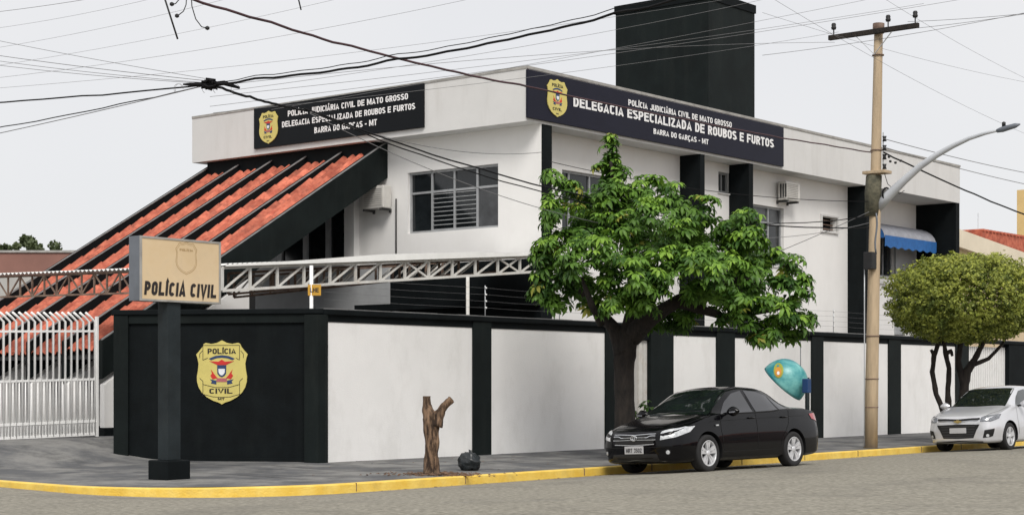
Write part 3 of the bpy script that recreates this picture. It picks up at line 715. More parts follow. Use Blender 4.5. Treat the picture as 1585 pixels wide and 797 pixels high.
# ---- air conditioners
def ac(B, w_, h_, d_, o, label, side=-1):
    th = Thing('air_conditioner', o, label, 'air conditioner', 'air conditioning units on the station walls')
    k = MB(B); k.box(0, w_, 0, h_, .1, .1 + d_); th.part('casing', k, M['acw'], bevel=.015)
    k = MB(B); k.box(.03, w_ - .03, .03, h_ - .03, .1 + d_, .1 + d_ + .004); fr = th.part('grille', k, M['acw'])
    for i in range(9): z = .06 + i * (h_ - .12) / 8.5; k = MB(B); k.box(.05, w_ * .82, z, z + .014, .1 + d_ + .004, .1 + d_ + .014); th.part('grille_slat', k, M['flash'], fr)
    x = 0 if side < 0 else w_
    for i in range(3 if side < 0 and B[1].x > .5 else 0):
        k = MB(B); y0 = .12 + .06 + i * d_ / 3.3; k.box(x - .005 if side < 0 else x, x if side < 0 else x + .005, .07, h_ - .07, y0 - .02, y0 + .03); th.part('louvre', k, M['acd'])
    k = MB(B); k.box(.08, .13, -.05, 0, 0, .1 + d_); k.box(w_ - .13, w_ - .08, -.05, 0, 0, .1 + d_); k.box(.08, .13, -.09, -.05, 0, .04); k.box(w_ - .13, w_ - .08, -.09, -.05, 0, .04)
    th.part('bracket', k, M['acd'])
t0 = tl(1217, RN - .35); z0 = zy(309, t0, RN - .35)
ac((Vector((t0, RN, z0)), Vector((1, 0, 0)), Vector((0, 0, 1)), Vector((0, -1, 0))), .74, .50, .25, (t0, RN, z0), 'cream air conditioner high on the street facade right of the navy sign')
n0 = nl(594, WT - .35); z0 = zy(323, WT, n0)
ac((Vector((WT, n0, z0)), Vector((0, 1, 0)), Vector((0, 0, 1)), Vector((-1, 0, 0))), .74, .52, .26, (WT, n0, z0), 'cream air conditioner beside the edge of the tiled side roof')
# downpipe
n0 = nl(613, WT - .03)
top('downpipe', MB().tube([(WT - .03, n0, zy(396, WT, n0)), (WT - .03, n0, zy(308, WT, n0))], .018, 8), M['dark'], (WT - .03, n0, zy(396, WT, n0)), 'thin dark vertical pipe on the white wall left of the upstairs window', 'pipe')
# awning
a0, a1 = tl(1362, RC - .6), tl(1442, RC - .6)
za = zy(343, a0, RC)
aw = Thing('awning', (a0, RC, za - .6), 'blue and grey quarter round canvas awning over the upstairs window', 'awning')
prof = [(RC - .75 * sin(x * pi / 2), za - .52 * (1 - cos(x * pi / 2))) for x in [i / 8 for i in range(9)]]
mb = MB(); rows = []
for j in range(17):
    t = a0 + (a1 - a0) * j / 16; rows.append([(t, p[0], p[1] + .02 * cos(j * pi) * .5) for p in prof])
mb.grid(rows); aw.part('canopy', mb, M['awng'])
mb = MB(); rows = []
for j in range(33):
    t = a0 + (a1 - a0) * j / 32; rows.append([(t, RC - .755 - .012, za - .44), (t, RC - .765, za - .60), (t, RC - .76, za - .78 + .03 * sin(j * 1.4))])
mb.grid(rows); aw.part('valance', mb, M['awnb'])
mb = MB(); rows = []
for j in range(2):
    t = [a0 - .004, a1 + .004][j]; mb.add([(t, RC, za), (t, RC, za - .52)] + [(t, p[0], p[1]) for p in prof[::-1]], [tuple(range(11))])
aw.part('awning_end', mb, M['awnb'])

# ================================================================ CARPORT
def truss(th, A, Bp, z0a, z1a, z0b, z1b, nbays, m1, m2, r=.022, xb=(), fan=False):
    """A,Bp (t,n); bottom/top chord heights at both ends"""
    def P(f, up): return Vector((A[0] + (Bp[0] - A[0]) * f, A[1] + (Bp[1] - A[1]) * f, (z1a + (z1b - z1a) * f) if up else (z0a + (z0b - z0a) * f)))
    th.part('top_chord', MB().bar(P(0, 1), P(1, 1), r * 2.0), m1); th.part('bottom_chord', MB().bar(P(0, 0), P(1, 0), r * 2.0), m1)
    for i in range(nbays + 1): th.part('truss_post', MB().bar(P(i / nbays, 0), P(i / nbays, 1), r * 1.7), m1)
    for i in range(nbays):
        a, b = i / nbays, (i + 1) / nbays
        if fan and i % 2: th.part('truss_brace', MB().bar(P(a, 1), P(b, 0), r * 1.4), m2)
        else: th.part('truss_brace', MB().bar(P(a, 0), P(b, 1), r * 1.4), m2)
        if i in xb: th.part('truss_brace', MB().bar(P(a, 1), P(b, 0), r * 1.4), m2)
A = stp(344, 31.5); Bq = stp(838, 36.1)
cpz = lambda y, Y: CAMZ + (HOR - y) * Y / F
cpo = Thing('carport', (A[0], A[1], .4), 'white metal truss carport between the street wall and the station', 'carport')
truss(cpo, A, Bq, cpz(450, 31.5), cpz(414.5, 31.5), cpz(420, 36.1), cpz(397, 36.1), 13, M['metalw'], M['metalw'], .026, xb=(7, 11))
for q in (1.2, 2.4):
    A2 = (A[0] + q, A[1] + q * 1.0); B2 = (Bq[0] - .2, Bq[1] + q * .9)
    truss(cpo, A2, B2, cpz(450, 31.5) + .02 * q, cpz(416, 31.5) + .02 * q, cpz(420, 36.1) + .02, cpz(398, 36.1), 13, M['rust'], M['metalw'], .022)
# roof sheets with a fascia
e = Vector((Bq[0] - A[0], Bq[1] - A[1], 0)); ez_ = e.normalized(); back = Vector((-ez_.y, ez_.x, 0))
za_, zb_ = cpz(414.5, 31.5) + .03, cpz(397, 36.1) + .03
mb = MB(); rows = []
ncor = 150
for i in range(ncor + 1):
    f = i / ncor; p = Vector((A[0], A[1], 0)) + e * f; z = za_ + (zb_ - za_) * f + .018 * (1 if i % 2 else -1) + .03
    b = 3.4 * (1 - .55 * f)
    rows.append([(p.x - back.x * .12, p.y - back.y * .12, z), (p.x + back.x * b, p.y + back.y * b, z + .05)])
mb.grid(rows, False); cpo.part('roof_sheet', mb, M['sheet'])
k = MB(); q0 = Vector((A[0], A[1], 0)); 
def fpt(f, off, z): p = q0 + e * f - back * off; return (p.x, p.y, z)
pr = []
for f, h_ in ((0, .035), (.2, .06), (.45, .13), (.75, .12), (.93, .05), (1.0, .03)):
    z = za_ + (zb_ - za_) * f; pr.append([fpt(f, .13, z - .01), fpt(f, .13, z - .01 + h_), fpt(f, .10, z - .01 + h_)])
k.grid(pr, False); cpo.part('fascia', k, M['sheet'])
p = stp(724, 33.5); cpo.part('post', MB().tube([(p[0], p[1], .3), (p[0], p[1], cpz(428, 33.5))], .035, 10), M['metalw'])
p = stp(482, 31.2); pz_ = cpz(411, 31.2)
cpo.part('post', MB().tube([(p[0], p[1], .3), (p[0], p[1], pz_)], .035, 10), M['letter'])
yp = Thing('warning_plate', (p[0], p[1] - .06, cpz(459, 31.2)), 'small yellow warning plate fixed to the white carport post', 'plate')
Bp_ = (Vector((p[0] + .02, p[1] - .06, cpz(449, 31.2))), Vector((DX, -.7733 if 0 else NX * 1.0, 0)).normalized(), Vector((0, 0, 1)), None)
exw = Vector((DX, NX, 0))  # world +X in street coordinates
Bp_ = (Bp_[0], exw.normalized(), Vector((0, 0, 1)), Vector((-DY, -NY, 0)).normalized())
k = MB(Bp_); k.box(-.12, .12, -.10, .10, 0, .01); yp.part('plate', k, M['yplate'])
yp.part('lettering', text_mb('LHE', .16, .08, (Bp_[0] + Bp_[3] * .011, *Bp_[1:]), .004, .02), M['dletter'])
# rusty truss over the driveway, left
A = stp(-60, 34.6); Bq = stp(330, 31.7)
lt = Thing('carport', (A[0], A[1], .4), 'rusty brown truss carport over the driveway behind the sign', 'carport')
za_ = 3.62
truss(lt, A, Bq, za_ - .40, za_, za_ - .40, za_, 20, M['rust'], M['rust'], .018, fan=True)
e = Vector((Bq[0] - A[0], Bq[1] - A[1], 0)); q0 = Vector((A[0], A[1], 0)); ez_ = e.normalized(); back = Vector((-ez_.y, ez_.x, 0))
if back.y < 0: back = -back
mb = MB(); rows = []
for i in range(121):
    f = i / 120; p = q0 + e * f; z = za_ + .05 + .022 * (1 if i % 2 else -1); rows.append([(p.x - back.x * .1, p.y - back.y * .1, z), (p.x + back.x * .55, p.y + back.y * .55, z + .03)])
mb.grid(rows, False); lt.part('roof_sheet', mb, M['sheet'])

# ================================================================ WHITE BAR GATE
A = Vector((*stp(147, 32.6), .47)); Bq = Vector((*stp(-75, 30.6), .40))
fg = Thing('bar_gate', tuple(A), 'tall white steel bar gate with bent tips in front of the tiled roof', 'gate')
e = Bq - A; Lg = e.length; eh = e.normalized()
outw = Vector((eh.y, -eh.x, 0)); 
if outw.dot(Vector((-21, -21, 0)) - A) < 0: outw = -outw
nb_ = 23
for i in range(nb_ + 1):
    p = A + e * (i / nb_); tp = p + Vector((0, 0, 2.20))
    fg.part('gate_bar', MB().tube([p + Vector((0, 0, .04)), tp, tp + Vector((eh.x * .10, eh.y * .10, .09)), tp + Vector((eh.x * .2, eh.y * .2, .17))], .023, 6), M['gatew'])
for i in range(nb_ * 2 + 1):
    if i % 2 == 0: continue
    p = A + e * (i / (nb_ * 2)); fg.part('gate_picket', MB().tube([p + Vector((0, 0, .04)), p + Vector((0, 0, 1.12))], .014, 6), M['gatew'])
for z, h_ in ((.05, .05), (.30, .05), (1.10, .04), (2.02, .04)):
    fg.part('gate_rail', MB().bar(A + Vector((0, 0, z)), Bq + Vector((0, 0, z)), .035, h_), M['gatew'])
k = MB()
for i in range(nb_ * 4 + 1):
    p = A + e * (i / (nb_ * 4)); k.bar(p + Vector((0, 0, .05)), p + Vector((0, 0, .30)), .016)
fg.part('gate_foot', k, M['gatew'])
fg.part('gate_post', MB().bar(A - eh * .04, A - eh * .04 + Vector((0, 0, 2.3)), .05), M['gatew'])
top('gate_track', MB().bar(A + Vector((0, 0, -.04)), Bq + Vector((0, 0, -.04)), .14, .08), M['dark'], tuple(A), 'dark floor track under the white bar gate', 'track')

# ================================================================ POLE SIGN
O = stp(262, 25.6); pzv = pz(O[0], O[1], 3)
ps = Thing('pole_sign', (O[0], O[1], pzv), 'cream box sign reading POLÍCIA CIVIL on a dark post and block', 'sign')
zt = pzv + .27
ps.part('base', MB().box(O[0] - .225, O[0] + .225, O[1] - .225, O[1] + .225, pzv - .03, zt), M['black'], bevel=.02)
fn = O[1] - .14; t0, t1 = tl(216, fn), tl(341, fn)
zb0 = zy(465, t0, fn); zt0 = zy(364.5, t0, fn); dpt = .25
ps.part('post', MB().box(O[0] - .125, O[0] + .125, O[1] - .115, O[1] + .115, zt, zb0), M['greypost'], bevel=.008)
ps.part('box', MB().box(t0, t1, fn, fn + dpt, zb0, zt0), M['signside'], bevel=.006)
BS = (Vector(((t0 + t1) / 2, fn, (zb0 + zt0) / 2)), Vector((1, 0, 0)), Vector((0, 0, 1)), Vector((0, -1, 0)))
wS, hS = t1 - t0, zt0 - zb0
k = MB(BS); k.box(-wS / 2 + .035, wS / 2 - .035, -hS / 2 + .03, hS / 2 - .03, 0, .006); face = ps.part('face', k, M['cream'])
k = MB(BS)
for a in ((-wS / 2, wS / 2, -hS / 2, -hS / 2 + .03), (-wS / 2, wS / 2, hS / 2 - .03, hS / 2), (-wS / 2, -wS / 2 + .035, -hS / 2 + .03, hS / 2 - .03), (wS / 2 - .035, wS / 2, -hS / 2 + .03, hS / 2 - .03)): k.box(*a, 0, .016)
ps.part('frame', k, M['flash'])
oo = BS[0] + Vector((.0, -.007, -.30 * hS))
ps.part('lettering', text_mb('POLÍCIA CIVIL', wS * .89, hS * .215, (oo, Vector((1, 0, 0)), Vector((.10, 0, 1)), BS[3]), .006, .245, 1.3), M['dletter'], face)
k = MB((BS[0] + Vector((.10, -.0075, .20 * hS)), BS[1], BS[2], BS[3]))
def ring(sc, wd):
    P = [(x * sc, (309 - y) * sc * .92) for x, y in SH]; P = P + [(-x, y) for x, y in P[-2:0:-1]]; P.append(P[0])
    for a, b in zip(P, P[1:]):
        d = Vector((b[0] - a[0], b[1] - a[1])); d.normalize(); nx, ny = -d.y * wd / 2, d.x * wd / 2
        k.add([(a[0] - nx, a[1] - ny, 0), (b[0] - nx, b[1] - ny, 0), (b[0] + nx, b[1] + ny, 0), (a[0] + nx, a[1] + ny, 0)], [(0, 1, 2, 3)])
sc = hS * .53 / 618 * 1.05; ring(sc, .009); ring(sc * .90, .005)
ps.part('shield_outline', k, M['outline'], face)
ps.part('lettering', text_mb('POLÍCIA', .26, .035, (BS[0] + Vector((.10, -.0075, .33 * hS)), BS[1], BS[2], BS[3]), .001, .01), M['outline'], face)

# ================================================================ STUMP, BAG
O = stp(668, 26.9); sz = pz(O[0], O[1], O[1] + 4)
stp_ = Thing('tree_stump', (O[0], O[1], sz), 'tall bare brown tree stump with one cut side branch on the pavement', 'tree stump')
xw = Vector((DX, NX, 0)); yw = Vector((DY, NY, 0))
def loc(x, z, y=0): return Vector((O[0], O[1], sz)) + xw * x + yw * y + Vector((0, 0, z))
P = [loc(.0, -.05), loc(.0, .1), loc(.0, .3), loc(.01, .5), loc(.0, .65), loc(-.01, .8), loc(-.02, .92), loc(-.06, 1.02), loc(-.075, 1.12), loc(-.075, 1.24)]
def dens(P, R, k=4):
    Q = []; RR = []
    for i in range(len(P) - 1):
        for j in range(k): f = j / k; Q.append(P[i].lerp(P[i + 1], f)); RR.append(R[i] + (R[i + 1] - R[i]) * f)
    return Q + [P[-1]], RR + [R[-1]]
Q, RR = dens(P, [.16, .125, .115, .115, .12, .125, .12, .085, .065, .062]); stp_.part('trunk', MB().tube(Q, RR, 26, jit=.16), M['stump'])
Q, RR = dens([loc(.05, .78), loc(.10, .93), loc(.16, 1.04), loc(.25, 1.14), loc(.315, 1.20)], [.12, .09, .07, .06, .055]); stp_.part('branch', MB().tube(Q, RR, 18, jit=.3), M['stump'])
stp_.part('cut_face', MB().tube([loc(-.075, 1.235), loc(-.075, 1.247)], .06, 18), M['cutwood'])
stp_.part('cut_face', MB().tube([loc(.312, 1.198), loc(.321, 1.206)], .046, 18), M['cutwood'])
mb = MB()
for i in range(420):
    a = random.uniform(0, 2 * pi); r = abs(random.gauss(0, .28)) + .05; p = loc(r * cos(a) * 1.5 + .1, 0, r * sin(a) * .8); h_ = random.uniform(.004, .03) + .05 * max(0, .3 - r)
    p.z = pz(p.x, p.y, p.y + 4); s_ = random.uniform(.012, .045); q = random.uniform(0, pi)
    d = Vector((cos(q), sin(q), random.uniform(-.2, .2))) * s_; c = Vector((-sin(q), cos(q), random.uniform(-.4, .4))) * s_ * .4; p.z += h_
    mb.add([p - d - c, p + d - c, p + d + c, p - d + c, p + Vector((0, 0, .012))], [(0, 1, 4), (1, 2, 4), (2, 3, 4), (3, 0, 4)])
top('wood_chips', mb, M['chips'], (O[0], O[1], sz), 'brown wood chips and dry leaves around the stump', 'debris', kind='stuff')
O = stp(727, 28.3); bz = pz(O[0], O[1], O[1] + 4)
bg = Thing('rubbish_bag', (O[0], O[1], bz), 'black plastic rubbish bag with a knotted top on the pavement by the pillar', 'rubbish bag')
def blob(c, rx, ry, rz_, ns=28, nr=18, amp=.14, fr=5, flat=.85):
    rows = []
    for i in range(nr + 1):
        ph = pi * i / nr; r = []
        for j in range(ns + 1):
            th_ = 2 * pi * (j % ns) / ns; v = Vector((sin(ph) * cos(th_), sin(ph) * sin(th_), cos(ph)))
            k_ = 1 + amp * mnoise.noise(v * fr * .5 + Vector(c)) + amp * .6 * abs(mnoise.noise(v * fr + Vector(c)))
            p = Vector((v.x * rx * k_, v.y * ry * k_, v.z * rz_ * k_)); p.z = max(p.z, -rz_ * flat); r.append(Vector(c) + p)
        rows.append(r)
    return MB().grid(rows)
bg.part('bag', blob((O[0], O[1], bz + .135), .18, .17, .16, amp=.3, fr=6), M['plastic'], recalc=True)
Q = [Vector((O[0], O[1], bz + .26)), Vector((O[0], O[1], bz + .30)), Vector((O[0] + .01, O[1] - .01, bz + .34))]
bg.part('knot', MB().tube(Q, [.05, .02, .035], 10, jit=.4), M['plastic'])

# ================================================================ TREES
def leaf_cluster(nl_=8, ln=.205, wd=.076, droop=.6):
    mb = MB()
    for i in range(nl_):
        a = 2 * pi * i / nl_ + random.uniform(-.25, .25); L_ = ln * random.uniform(.8, 1.15); W_ = wd * random.uniform(.85, 1.15)
        d = Vector((cos(a), sin(a), 0)); c = Vector((-sin(a), cos(a), 0)); up0 = random.uniform(.0, .35); dr = droop * random.uniform(.7, 1.3)
        def p(f, s_, lift_=0): return d * (L_ * (.12 + f * .88) * (1 - .12 * f)) + c * s_ * W_ / 2 + Vector((0, 0, L_ * (up0 * f - dr * f * f) - lift_))
        vs = [p(0, 0), p(.35, -.8, -.008), p(.35, 0, .008), p(.35, .8, -.008), p(.72, -.85, -.006), p(.72, 0, .006), p(.72, .85, -.006), p(1.02, 0)]
        mb.add(vs, [(0, 1, 2), (0, 2, 3), (1, 4, 5, 2), (2, 5, 6, 3), (4, 7, 5), (5, 7, 6)], True)
    return mb
random.seed(11)
TY = 31.6; TO = stp(966, TY); tz = .02
tr = Thing('street_tree', (TO[0], TO[1], tz), 'leafy broadleaf street tree with dark forked trunk behind the black sedan', 'tree')
def TP(px, y, dy=0): return S(px, y, TY + dy)
def limb(P, R, name='limb', th=None, m=None, jit=.15, seg=14):
    Q, RR = dens([Vector(p) for p in P], R, 4); return (th or tr).part(name, MB().tube(Q, RR, seg, jit=jit), m or M['bark'])
limb([TP(968, 720), TP(968, 690), TP(967, 620), TP(966, 560), TP(970, 520), TP(985, 495)], [.24, .205, .185, .19, .22, .16], 'trunk')
limb([TP(966, 545), TP(952, 510), TP(925, 480, .3), TP(900, 455, .4), TP(870, 420, .3)], [.2, .13, .10, .07, .04])
limb([TP(975, 520), TP(1010, 490, -.3), TP(1050, 465, -.3), TP(1100, 440, -.4), TP(1160, 430, -.2)], [.22, .14, .11, .08, .04])
limb([TP(975, 515), TP(985, 470, .4), TP(975, 400, .6), TP(955, 320, .5), TP(945, 250, .3)], [.2, .13, .09, .06, .03])
limb([TP(985, 505), TP(1015, 440, .8), TP(1060, 380, .9), TP(1100, 340, .7)], [.18, .11, .07, .04])
limb([TP(1050, 468, -.3), TP(1120, 490, 0), TP(1190, 480, 0), TP(1235, 470, 0)], [.10, .07, .05, .03])
limb([TP(930, 500, -.3), TP(915, 470, -.8), TP(900, 430, -1.0)], [.08, .06, .03])
lobes = [(905, 470, .36, .26, -.4), (955, 476, .36, .22, -.9), (1052, 500, .34, .16, .3), (868, 462, .26, .24, -.2),
         (945, 229, .20, .30, .4), (946, 262, .35, .36, .4), (930, 292, .5, .4, .3), (855, 282, .22, .42, .3), (862, 330, .38, .36, 0), (878, 300, .3, .3, .3), (900, 345, .6, .5, -.2), (858, 385, .45, .45, -.2), (850, 430, .33, .42, 0), (845, 405, .3, .5, 0), (885, 432, .45, .35, -.5),
         (925, 400, .8, .65, -.8), (960, 330, .75, .55, 0), (1000, 300, .6, .4, .3), (1010, 350, .8, .6, -.5), (1040, 300, .45, .38, .5), (1075, 325, .6, .4, .4), (1085, 370, .8, .5, -.4), (1140, 345, .55, .38, .2), (1150, 385, .6, .5, -.1),
         (990, 420, .8, .5, -1.2), (1050, 420, .8, .55, -1.1), (1110, 430, .8, .6, -.8), (1000, 455, .55, .38, -1.1), (945, 450, .38, .34, -.9), (1175, 425, .65, .5, -.2), (1210, 410, .45, .4, .2), (1225, 445, .42, .45, .1), (1238, 484, .34, .42, .1), (1180, 515, .34, .18, -.3), (1225, 512, .3, .2, .2), (838, 452, .22, .3, .1),
         (1172, 482, .66, .42, -.3), (1218, 500, .42, .3, 0), (1188, 513, .42, .26, -.2), (1130, 480, .45, .32, -.2), (1045, 480, .5, .3, .2), (1090, 455, .6, .35, .4), (930, 350, .6, .5, .8), (1030, 380, .9, .6, .9), (1130, 400, .8, .5, .9), (915, 420, .5, .5, .8), (1015, 495, .4, .2, .8), (1000, 480, .35, .22, -.9)]
protos = [leaf_cluster(random.choice((7, 8, 9))) for _ in range(9)]
cl = []
for (px, y, rx, rz_, dy) in lobes:
    rx *= .93; rz_ *= .93; c = TP(px, y, dy); n = int(128 * (rx * rx + 2 * rx * rz_) / 1.5) + 14
    sub = [Vector((random.gauss(0, 1), random.gauss(0, 1), random.gauss(0, 1))).normalized() for _ in range(max(5, int(17 * rx)))]
    for i in range(n):
        v = random.choice(sub) * 1.0 + Vector((random.gauss(0, 1), random.gauss(0, 1), random.gauss(0, 1))) * .24; v.normalize()
        k_ = random.uniform(.72, 1.08) if random.random() < .8 else random.uniform(.3, .72)
        p = c + Vector((v.x * rx, v.y * rx, v.z * rz_)) * k_ * .93
        ax = (v * .55 + Vector((random.gauss(0, .18), random.gauss(0, .18), .85))).normalized()
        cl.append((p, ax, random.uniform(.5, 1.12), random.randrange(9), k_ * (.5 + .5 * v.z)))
camS = Vector((*st(0, 0), CAMZ))
def pmat(p, ax, s_):
    q = ax.to_track_quat('Z', 'Y').to_matrix().to_4x4(); return Matrix.Translation(p) @ q @ Matrix.Rotation(random.uniform(0, 6.28), 4, 'Z') @ Matrix.Diagonal((s_, s_, s_, 1))
cl.sort(key=lambda q: (q[0] - camS).length - q[4] * 1.2)
pm = []
for p in protos:
    me = p.mesh('leaf_cluster'); me.materials.append(M['leaf']); pm.append(me)
pmn = []
for p in protos:
    me = p.mesh('leaf_cluster'); me.materials.append(M['leafn']); pmn.append(me)
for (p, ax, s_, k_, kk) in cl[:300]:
    ob = bpy.data.objects.new('leaf_cluster', (pmn if random.random() < .35 and ax.z > .8 else pm)[k_]); C.objects.link(ob); ob.parent = tr.e; ob.matrix_local = Matrix.Translation(-tr.o) @ pmat(p, ax, s_)  # upward clusters get the brighter leaf, a highlight put into the colour
mb = MB(); 
for (p, ax, s_, k_, kk) in cl[300:]:
    m4 = pmat(p, ax, s_); pr = protos[k_]; b0 = len(mb.v); mb.v += [m4 @ v for v in pr.v]; mb.f += [[b0 + i for i in f] for f in pr.f]; mb.sm += pr.sm
    leaf_tone = 1 if (kk > .6 and random.random() < .5) else (2 if random.random() < .02 else 0); mb.mi += [leaf_tone] * len(pr.f)  # outer lobe tops painted brighter as highlights and young growth; a few yellowing
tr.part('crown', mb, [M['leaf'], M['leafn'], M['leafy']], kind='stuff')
# small plant at the trunk
O = stp(992, 33.2)
pl = Thing('leafy_plant', (O[0], O[1], .1), 'low green leafy plant growing against the tree trunk', 'plant')
for i in range(5):
    a = random.uniform(0, 6.28); h_ = random.uniform(.5, 1.0); pl.part('stem', MB().tube([(O[0], O[1], .08), (O[0] + .1 * cos(a), O[1] + .1 * sin(a), .1 + h_)], .008, 5), M['bark'])
mb = MB()
for i in range(26):
    p = Vector((O[0] + random.gauss(0, .12), O[1] + random.gauss(0, .12), random.uniform(.35, 1.15))); m4 = pmat(p, Vector((random.gauss(0, .4), random.gauss(0, .4), 1)).normalized(), random.uniform(.5, .9))
    pr = protos[i % 5]; b0 = len(mb.v); mb.v += [m4 @ v for v in pr.v]; mb.f += [[b0 + q for q in f] for f in pr.f]; mb.sm += pr.sm; mb.mi += pr.mi
pl.part('foliage', mb, M['leaf'], kind='stuff')
# trimmed tree on the right
Y2 = 41.0; O = stp(1495, Y2)
t2 = Thing('trimmed_tree', (O[0], O[1], 0), 'round clipped street tree with several dark stems behind the silver car', 'tree')
def T2(px, y, dy=0): return S(px, y, Y2 + dy)
for P, R in (([T2(1462, 640), T2(1449, 610), T2(1443, 575), T2(1446, 550), T2(1453, 530), T2(1456, 480)], [.10, .085, .08, .085, .07, .05]),
             ([T2(1446, 550), T2(1441, 541)], [.06, .05]),
             ([T2(1470, 650), T2(1467, 610), T2(1469, 570), T2(1463, 545), T2(1458, 510), T2(1460, 470)], [.12, .09, .08, .08, .06, .05]),
             ([T2(1464, 548), T2(1472, 542), T2(1474, 551)], [.07, .06, .045]),
             ([T2(1492, 660), T2(1492, 600), T2(1497, 575), T2(1512, 550), T2(1528, 515), T2(1535, 470)], [.2, .16, .14, .10, .07, .05]),
             ([T2(1505, 565), T2(1530, 555), T2(1552, 532), T2(1570, 490)], [.08, .06, .05, .04]),
             ([T2(1492, 600), T2(1483, 560), T2(1488, 520), T2(1480, 470)], [.12, .1, .08, .05])):
    limb(P, [x * .72 for x in R], 'trunk', t2, jit=.22)
cen = T2(1493, 463); RX, RZ = 1.78, 1.02; mb = MB()
def supr(v): # boxy round crown
    return Vector((v.x * RX, v.y * RX, math.copysign(abs(v.z) ** .82, v.z) * RZ))
for i in range(42000):
    v = Vector((random.gauss(0, 1), random.gauss(0, 1), random.gauss(0, 1))).normalized()
    lump = 1 + .09 * mnoise.noise(v * 3.2) + .09 * mnoise.noise(v * 9) + .03 * mnoise.noise(v * 22)
    hole = mnoise.noise(v * 14)
    if hole < -.14: k_ = random.uniform(.72, .88)
    else: k_ = random.choice((random.uniform(.86, 1.0), random.uniform(.93, 1.02), random.uniform(.95, 1.05 + (.05 if v.z > .3 else 0))))
    k_ *= 1.07 if random.random() < .012 else 1
    p = cen + supr(v) * k_ * lump
    s_ = random.uniform(.030, .056); n_ = (v + Vector((random.gauss(0, .6), random.gauss(0, .6), random.gauss(0, .6) + .3))).normalized()
    a = n_.cross(Vector((random.gauss(0, 1), random.gauss(0, 1), random.gauss(0, 1)))).normalized(); b = n_.cross(a)
    mb.v += [p - a * s_, p - b * s_ * .55, p + a * s_, p + b * s_ * .55]; n4 = len(mb.v); mb.f.append([n4 - 4, n4 - 3, n4 - 2, n4 - 1]); mb.sm.append(False)
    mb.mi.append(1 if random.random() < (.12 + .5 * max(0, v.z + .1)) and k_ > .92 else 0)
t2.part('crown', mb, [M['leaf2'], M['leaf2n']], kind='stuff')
# distant tree top, left
def fartree(px, y, Y, rx, rz_, n, label):
    c = S(px, y, Y); th = Thing('distant_tree', (c.x, c.y, 0), label, 'tree')
    th.part('trunk', MB().tube([(c.x, c.y, 0), (c.x, c.y, c.z)], [.3, .1], 8), M['bark']); mb = MB()
    cs = [(Vector((random.uniform(-1, 1) * rx * .8, random.uniform(-1, 1) * rx * .8, random.uniform(-.6, .7) * rz_)), random.uniform(.25, .5)) for _ in range(12)]
    for i in range(n):
        cc, r = random.choice(cs); v = Vector((random.gauss(0, 1), random.gauss(0, 1), random.gauss(0, .8))).normalized() * r * rx * random.uniform(.5, 1.1) * .6
        p = c + cc + v; s_ = random.uniform(.08, .16); a = Vector((random.gauss(0, 1), random.gauss(0, 1), random.gauss(0, 1))).normalized(); b = a.cross(Vector((random.gauss(0, 1), random.gauss(0, 1), random.gauss(0, 1)))).normalized()
        mb.v += [p - a * s_, p - b * s_ * .6, p + a * s_, p + b * s_ * .6]; n4 = len(mb.v); mb.f.append([n4 - 4, n4 - 3, n4 - 2, n4 - 1]); mb.sm.append(False); mb.mi.append(0)
    th.part('crown', mb, M['leaf3'], kind='stuff')
fartree(56, 380, 90, 1.15, .55, 1500, 'small distant tree top above the mauve roofline at the left'); fartree(12, 385, 95, .5, .25, 260, 'tiny distant treetop at the far left edge')

# ================================================================ NEIGHBOURS
a = stp(-160, 52); nb1 = Thing('neighbour_building', (a[0], a[1], 0), 'low mauve rendered building behind the driveway at left', 'building')
x0, y0 = a
BX = (Vector((a[0], a[1], 0)), Vector((DX, NX, 0)), Vector((0, 0, 1)), Vector((-DY, -NY, 0)))
zt = cpz(391, 52); zm = cpz(424, 52)
k = MB(BX); k.box(0, 5.75, zm, zt, -6, 0); nb1.part('upper_wall', k, M['mauve'])
k = MB(BX); k.box(0, 5.8, zt, zt + .07, -6, .05); nb1.part('parapet_cap', k, M['flash'])
k = MB(BX); k.box(0, 7.2, 0, zm, -6, .0); nb1.part('wall', k, M['neigh'])
# right: cream gabled house with red roof
GN = 4.0
hs = Thing('neighbour_house', (30, GN, 0), 'cream rendered gabled house with a red tiled roof at the right edge', 'house')
ta, tb2 = tl(1478, GN), tl(1640, GN)
zA, zB = zy(352, ta, GN), zy(352 + .36 * 162, tb2, GN)
th_ = .62
hs.part('gable_wall', MB().prism([(ta, 0), (ta, zA - th_), (tb2, zB - th_), (tb2, 0)], GN + .2, GN + 6, 1), M['sandy'], recalc=True)
hs.part('verge', MB().prism([(ta, zA), (tb2, zB), (tb2, zB - th_), (ta, zA - th_)], GN, GN + .22, 1), M['sandy2'], recalc=True)
tr0 = tl(1508, GN + .8); zr0 = zy(357, tr0, GN + .8); tr1 = tl(1640, GN + .8); zr1 = zy(357 + .16 * 132, tr1, GN + .8)
rf = MB().prism([(tr0, zr0), (tr1, zr1), (tr1, zB - .8), (tr0, zr0 - .6)], GN + .5, GN + 6, 1); hs.part('roof', rf, M['tile'], recalc=True)
k = MB()
for i in range(26):
    f = i / 26; t = tr0 + (tr1 - tr0) * f; z = zr0 + (zr1 - zr0) * f; k.box(t, t + (tr1 - tr0) / 40, GN + .45, GN + 5, z - .02, z + .05)
hs.part('roof_ridge_tiles', k, M['tile'])
ta2, tb3 = tl(1574, 15), tl(1574, 15) + 12
oh = MB().box(ta2, tb3, 9, 15, 0, zy(288, ta2, 12)); top('neighbour_building', oh, M['ochre'], (ta2, 9, 0), 'tall ochre yellow wall at the right edge beyond the cream house', 'building')
top('vent_pipe', MB().tube([(tl(1514, 6), 6, 5.4), (tl(1514, 6), 6, zy(330, tl(1514, 6), 6))], .02, 6), M['galv'], (tl(1514, 6), 6, 5.4), 'thin vertical pipe above the red roof of the cream house', 'pipe')

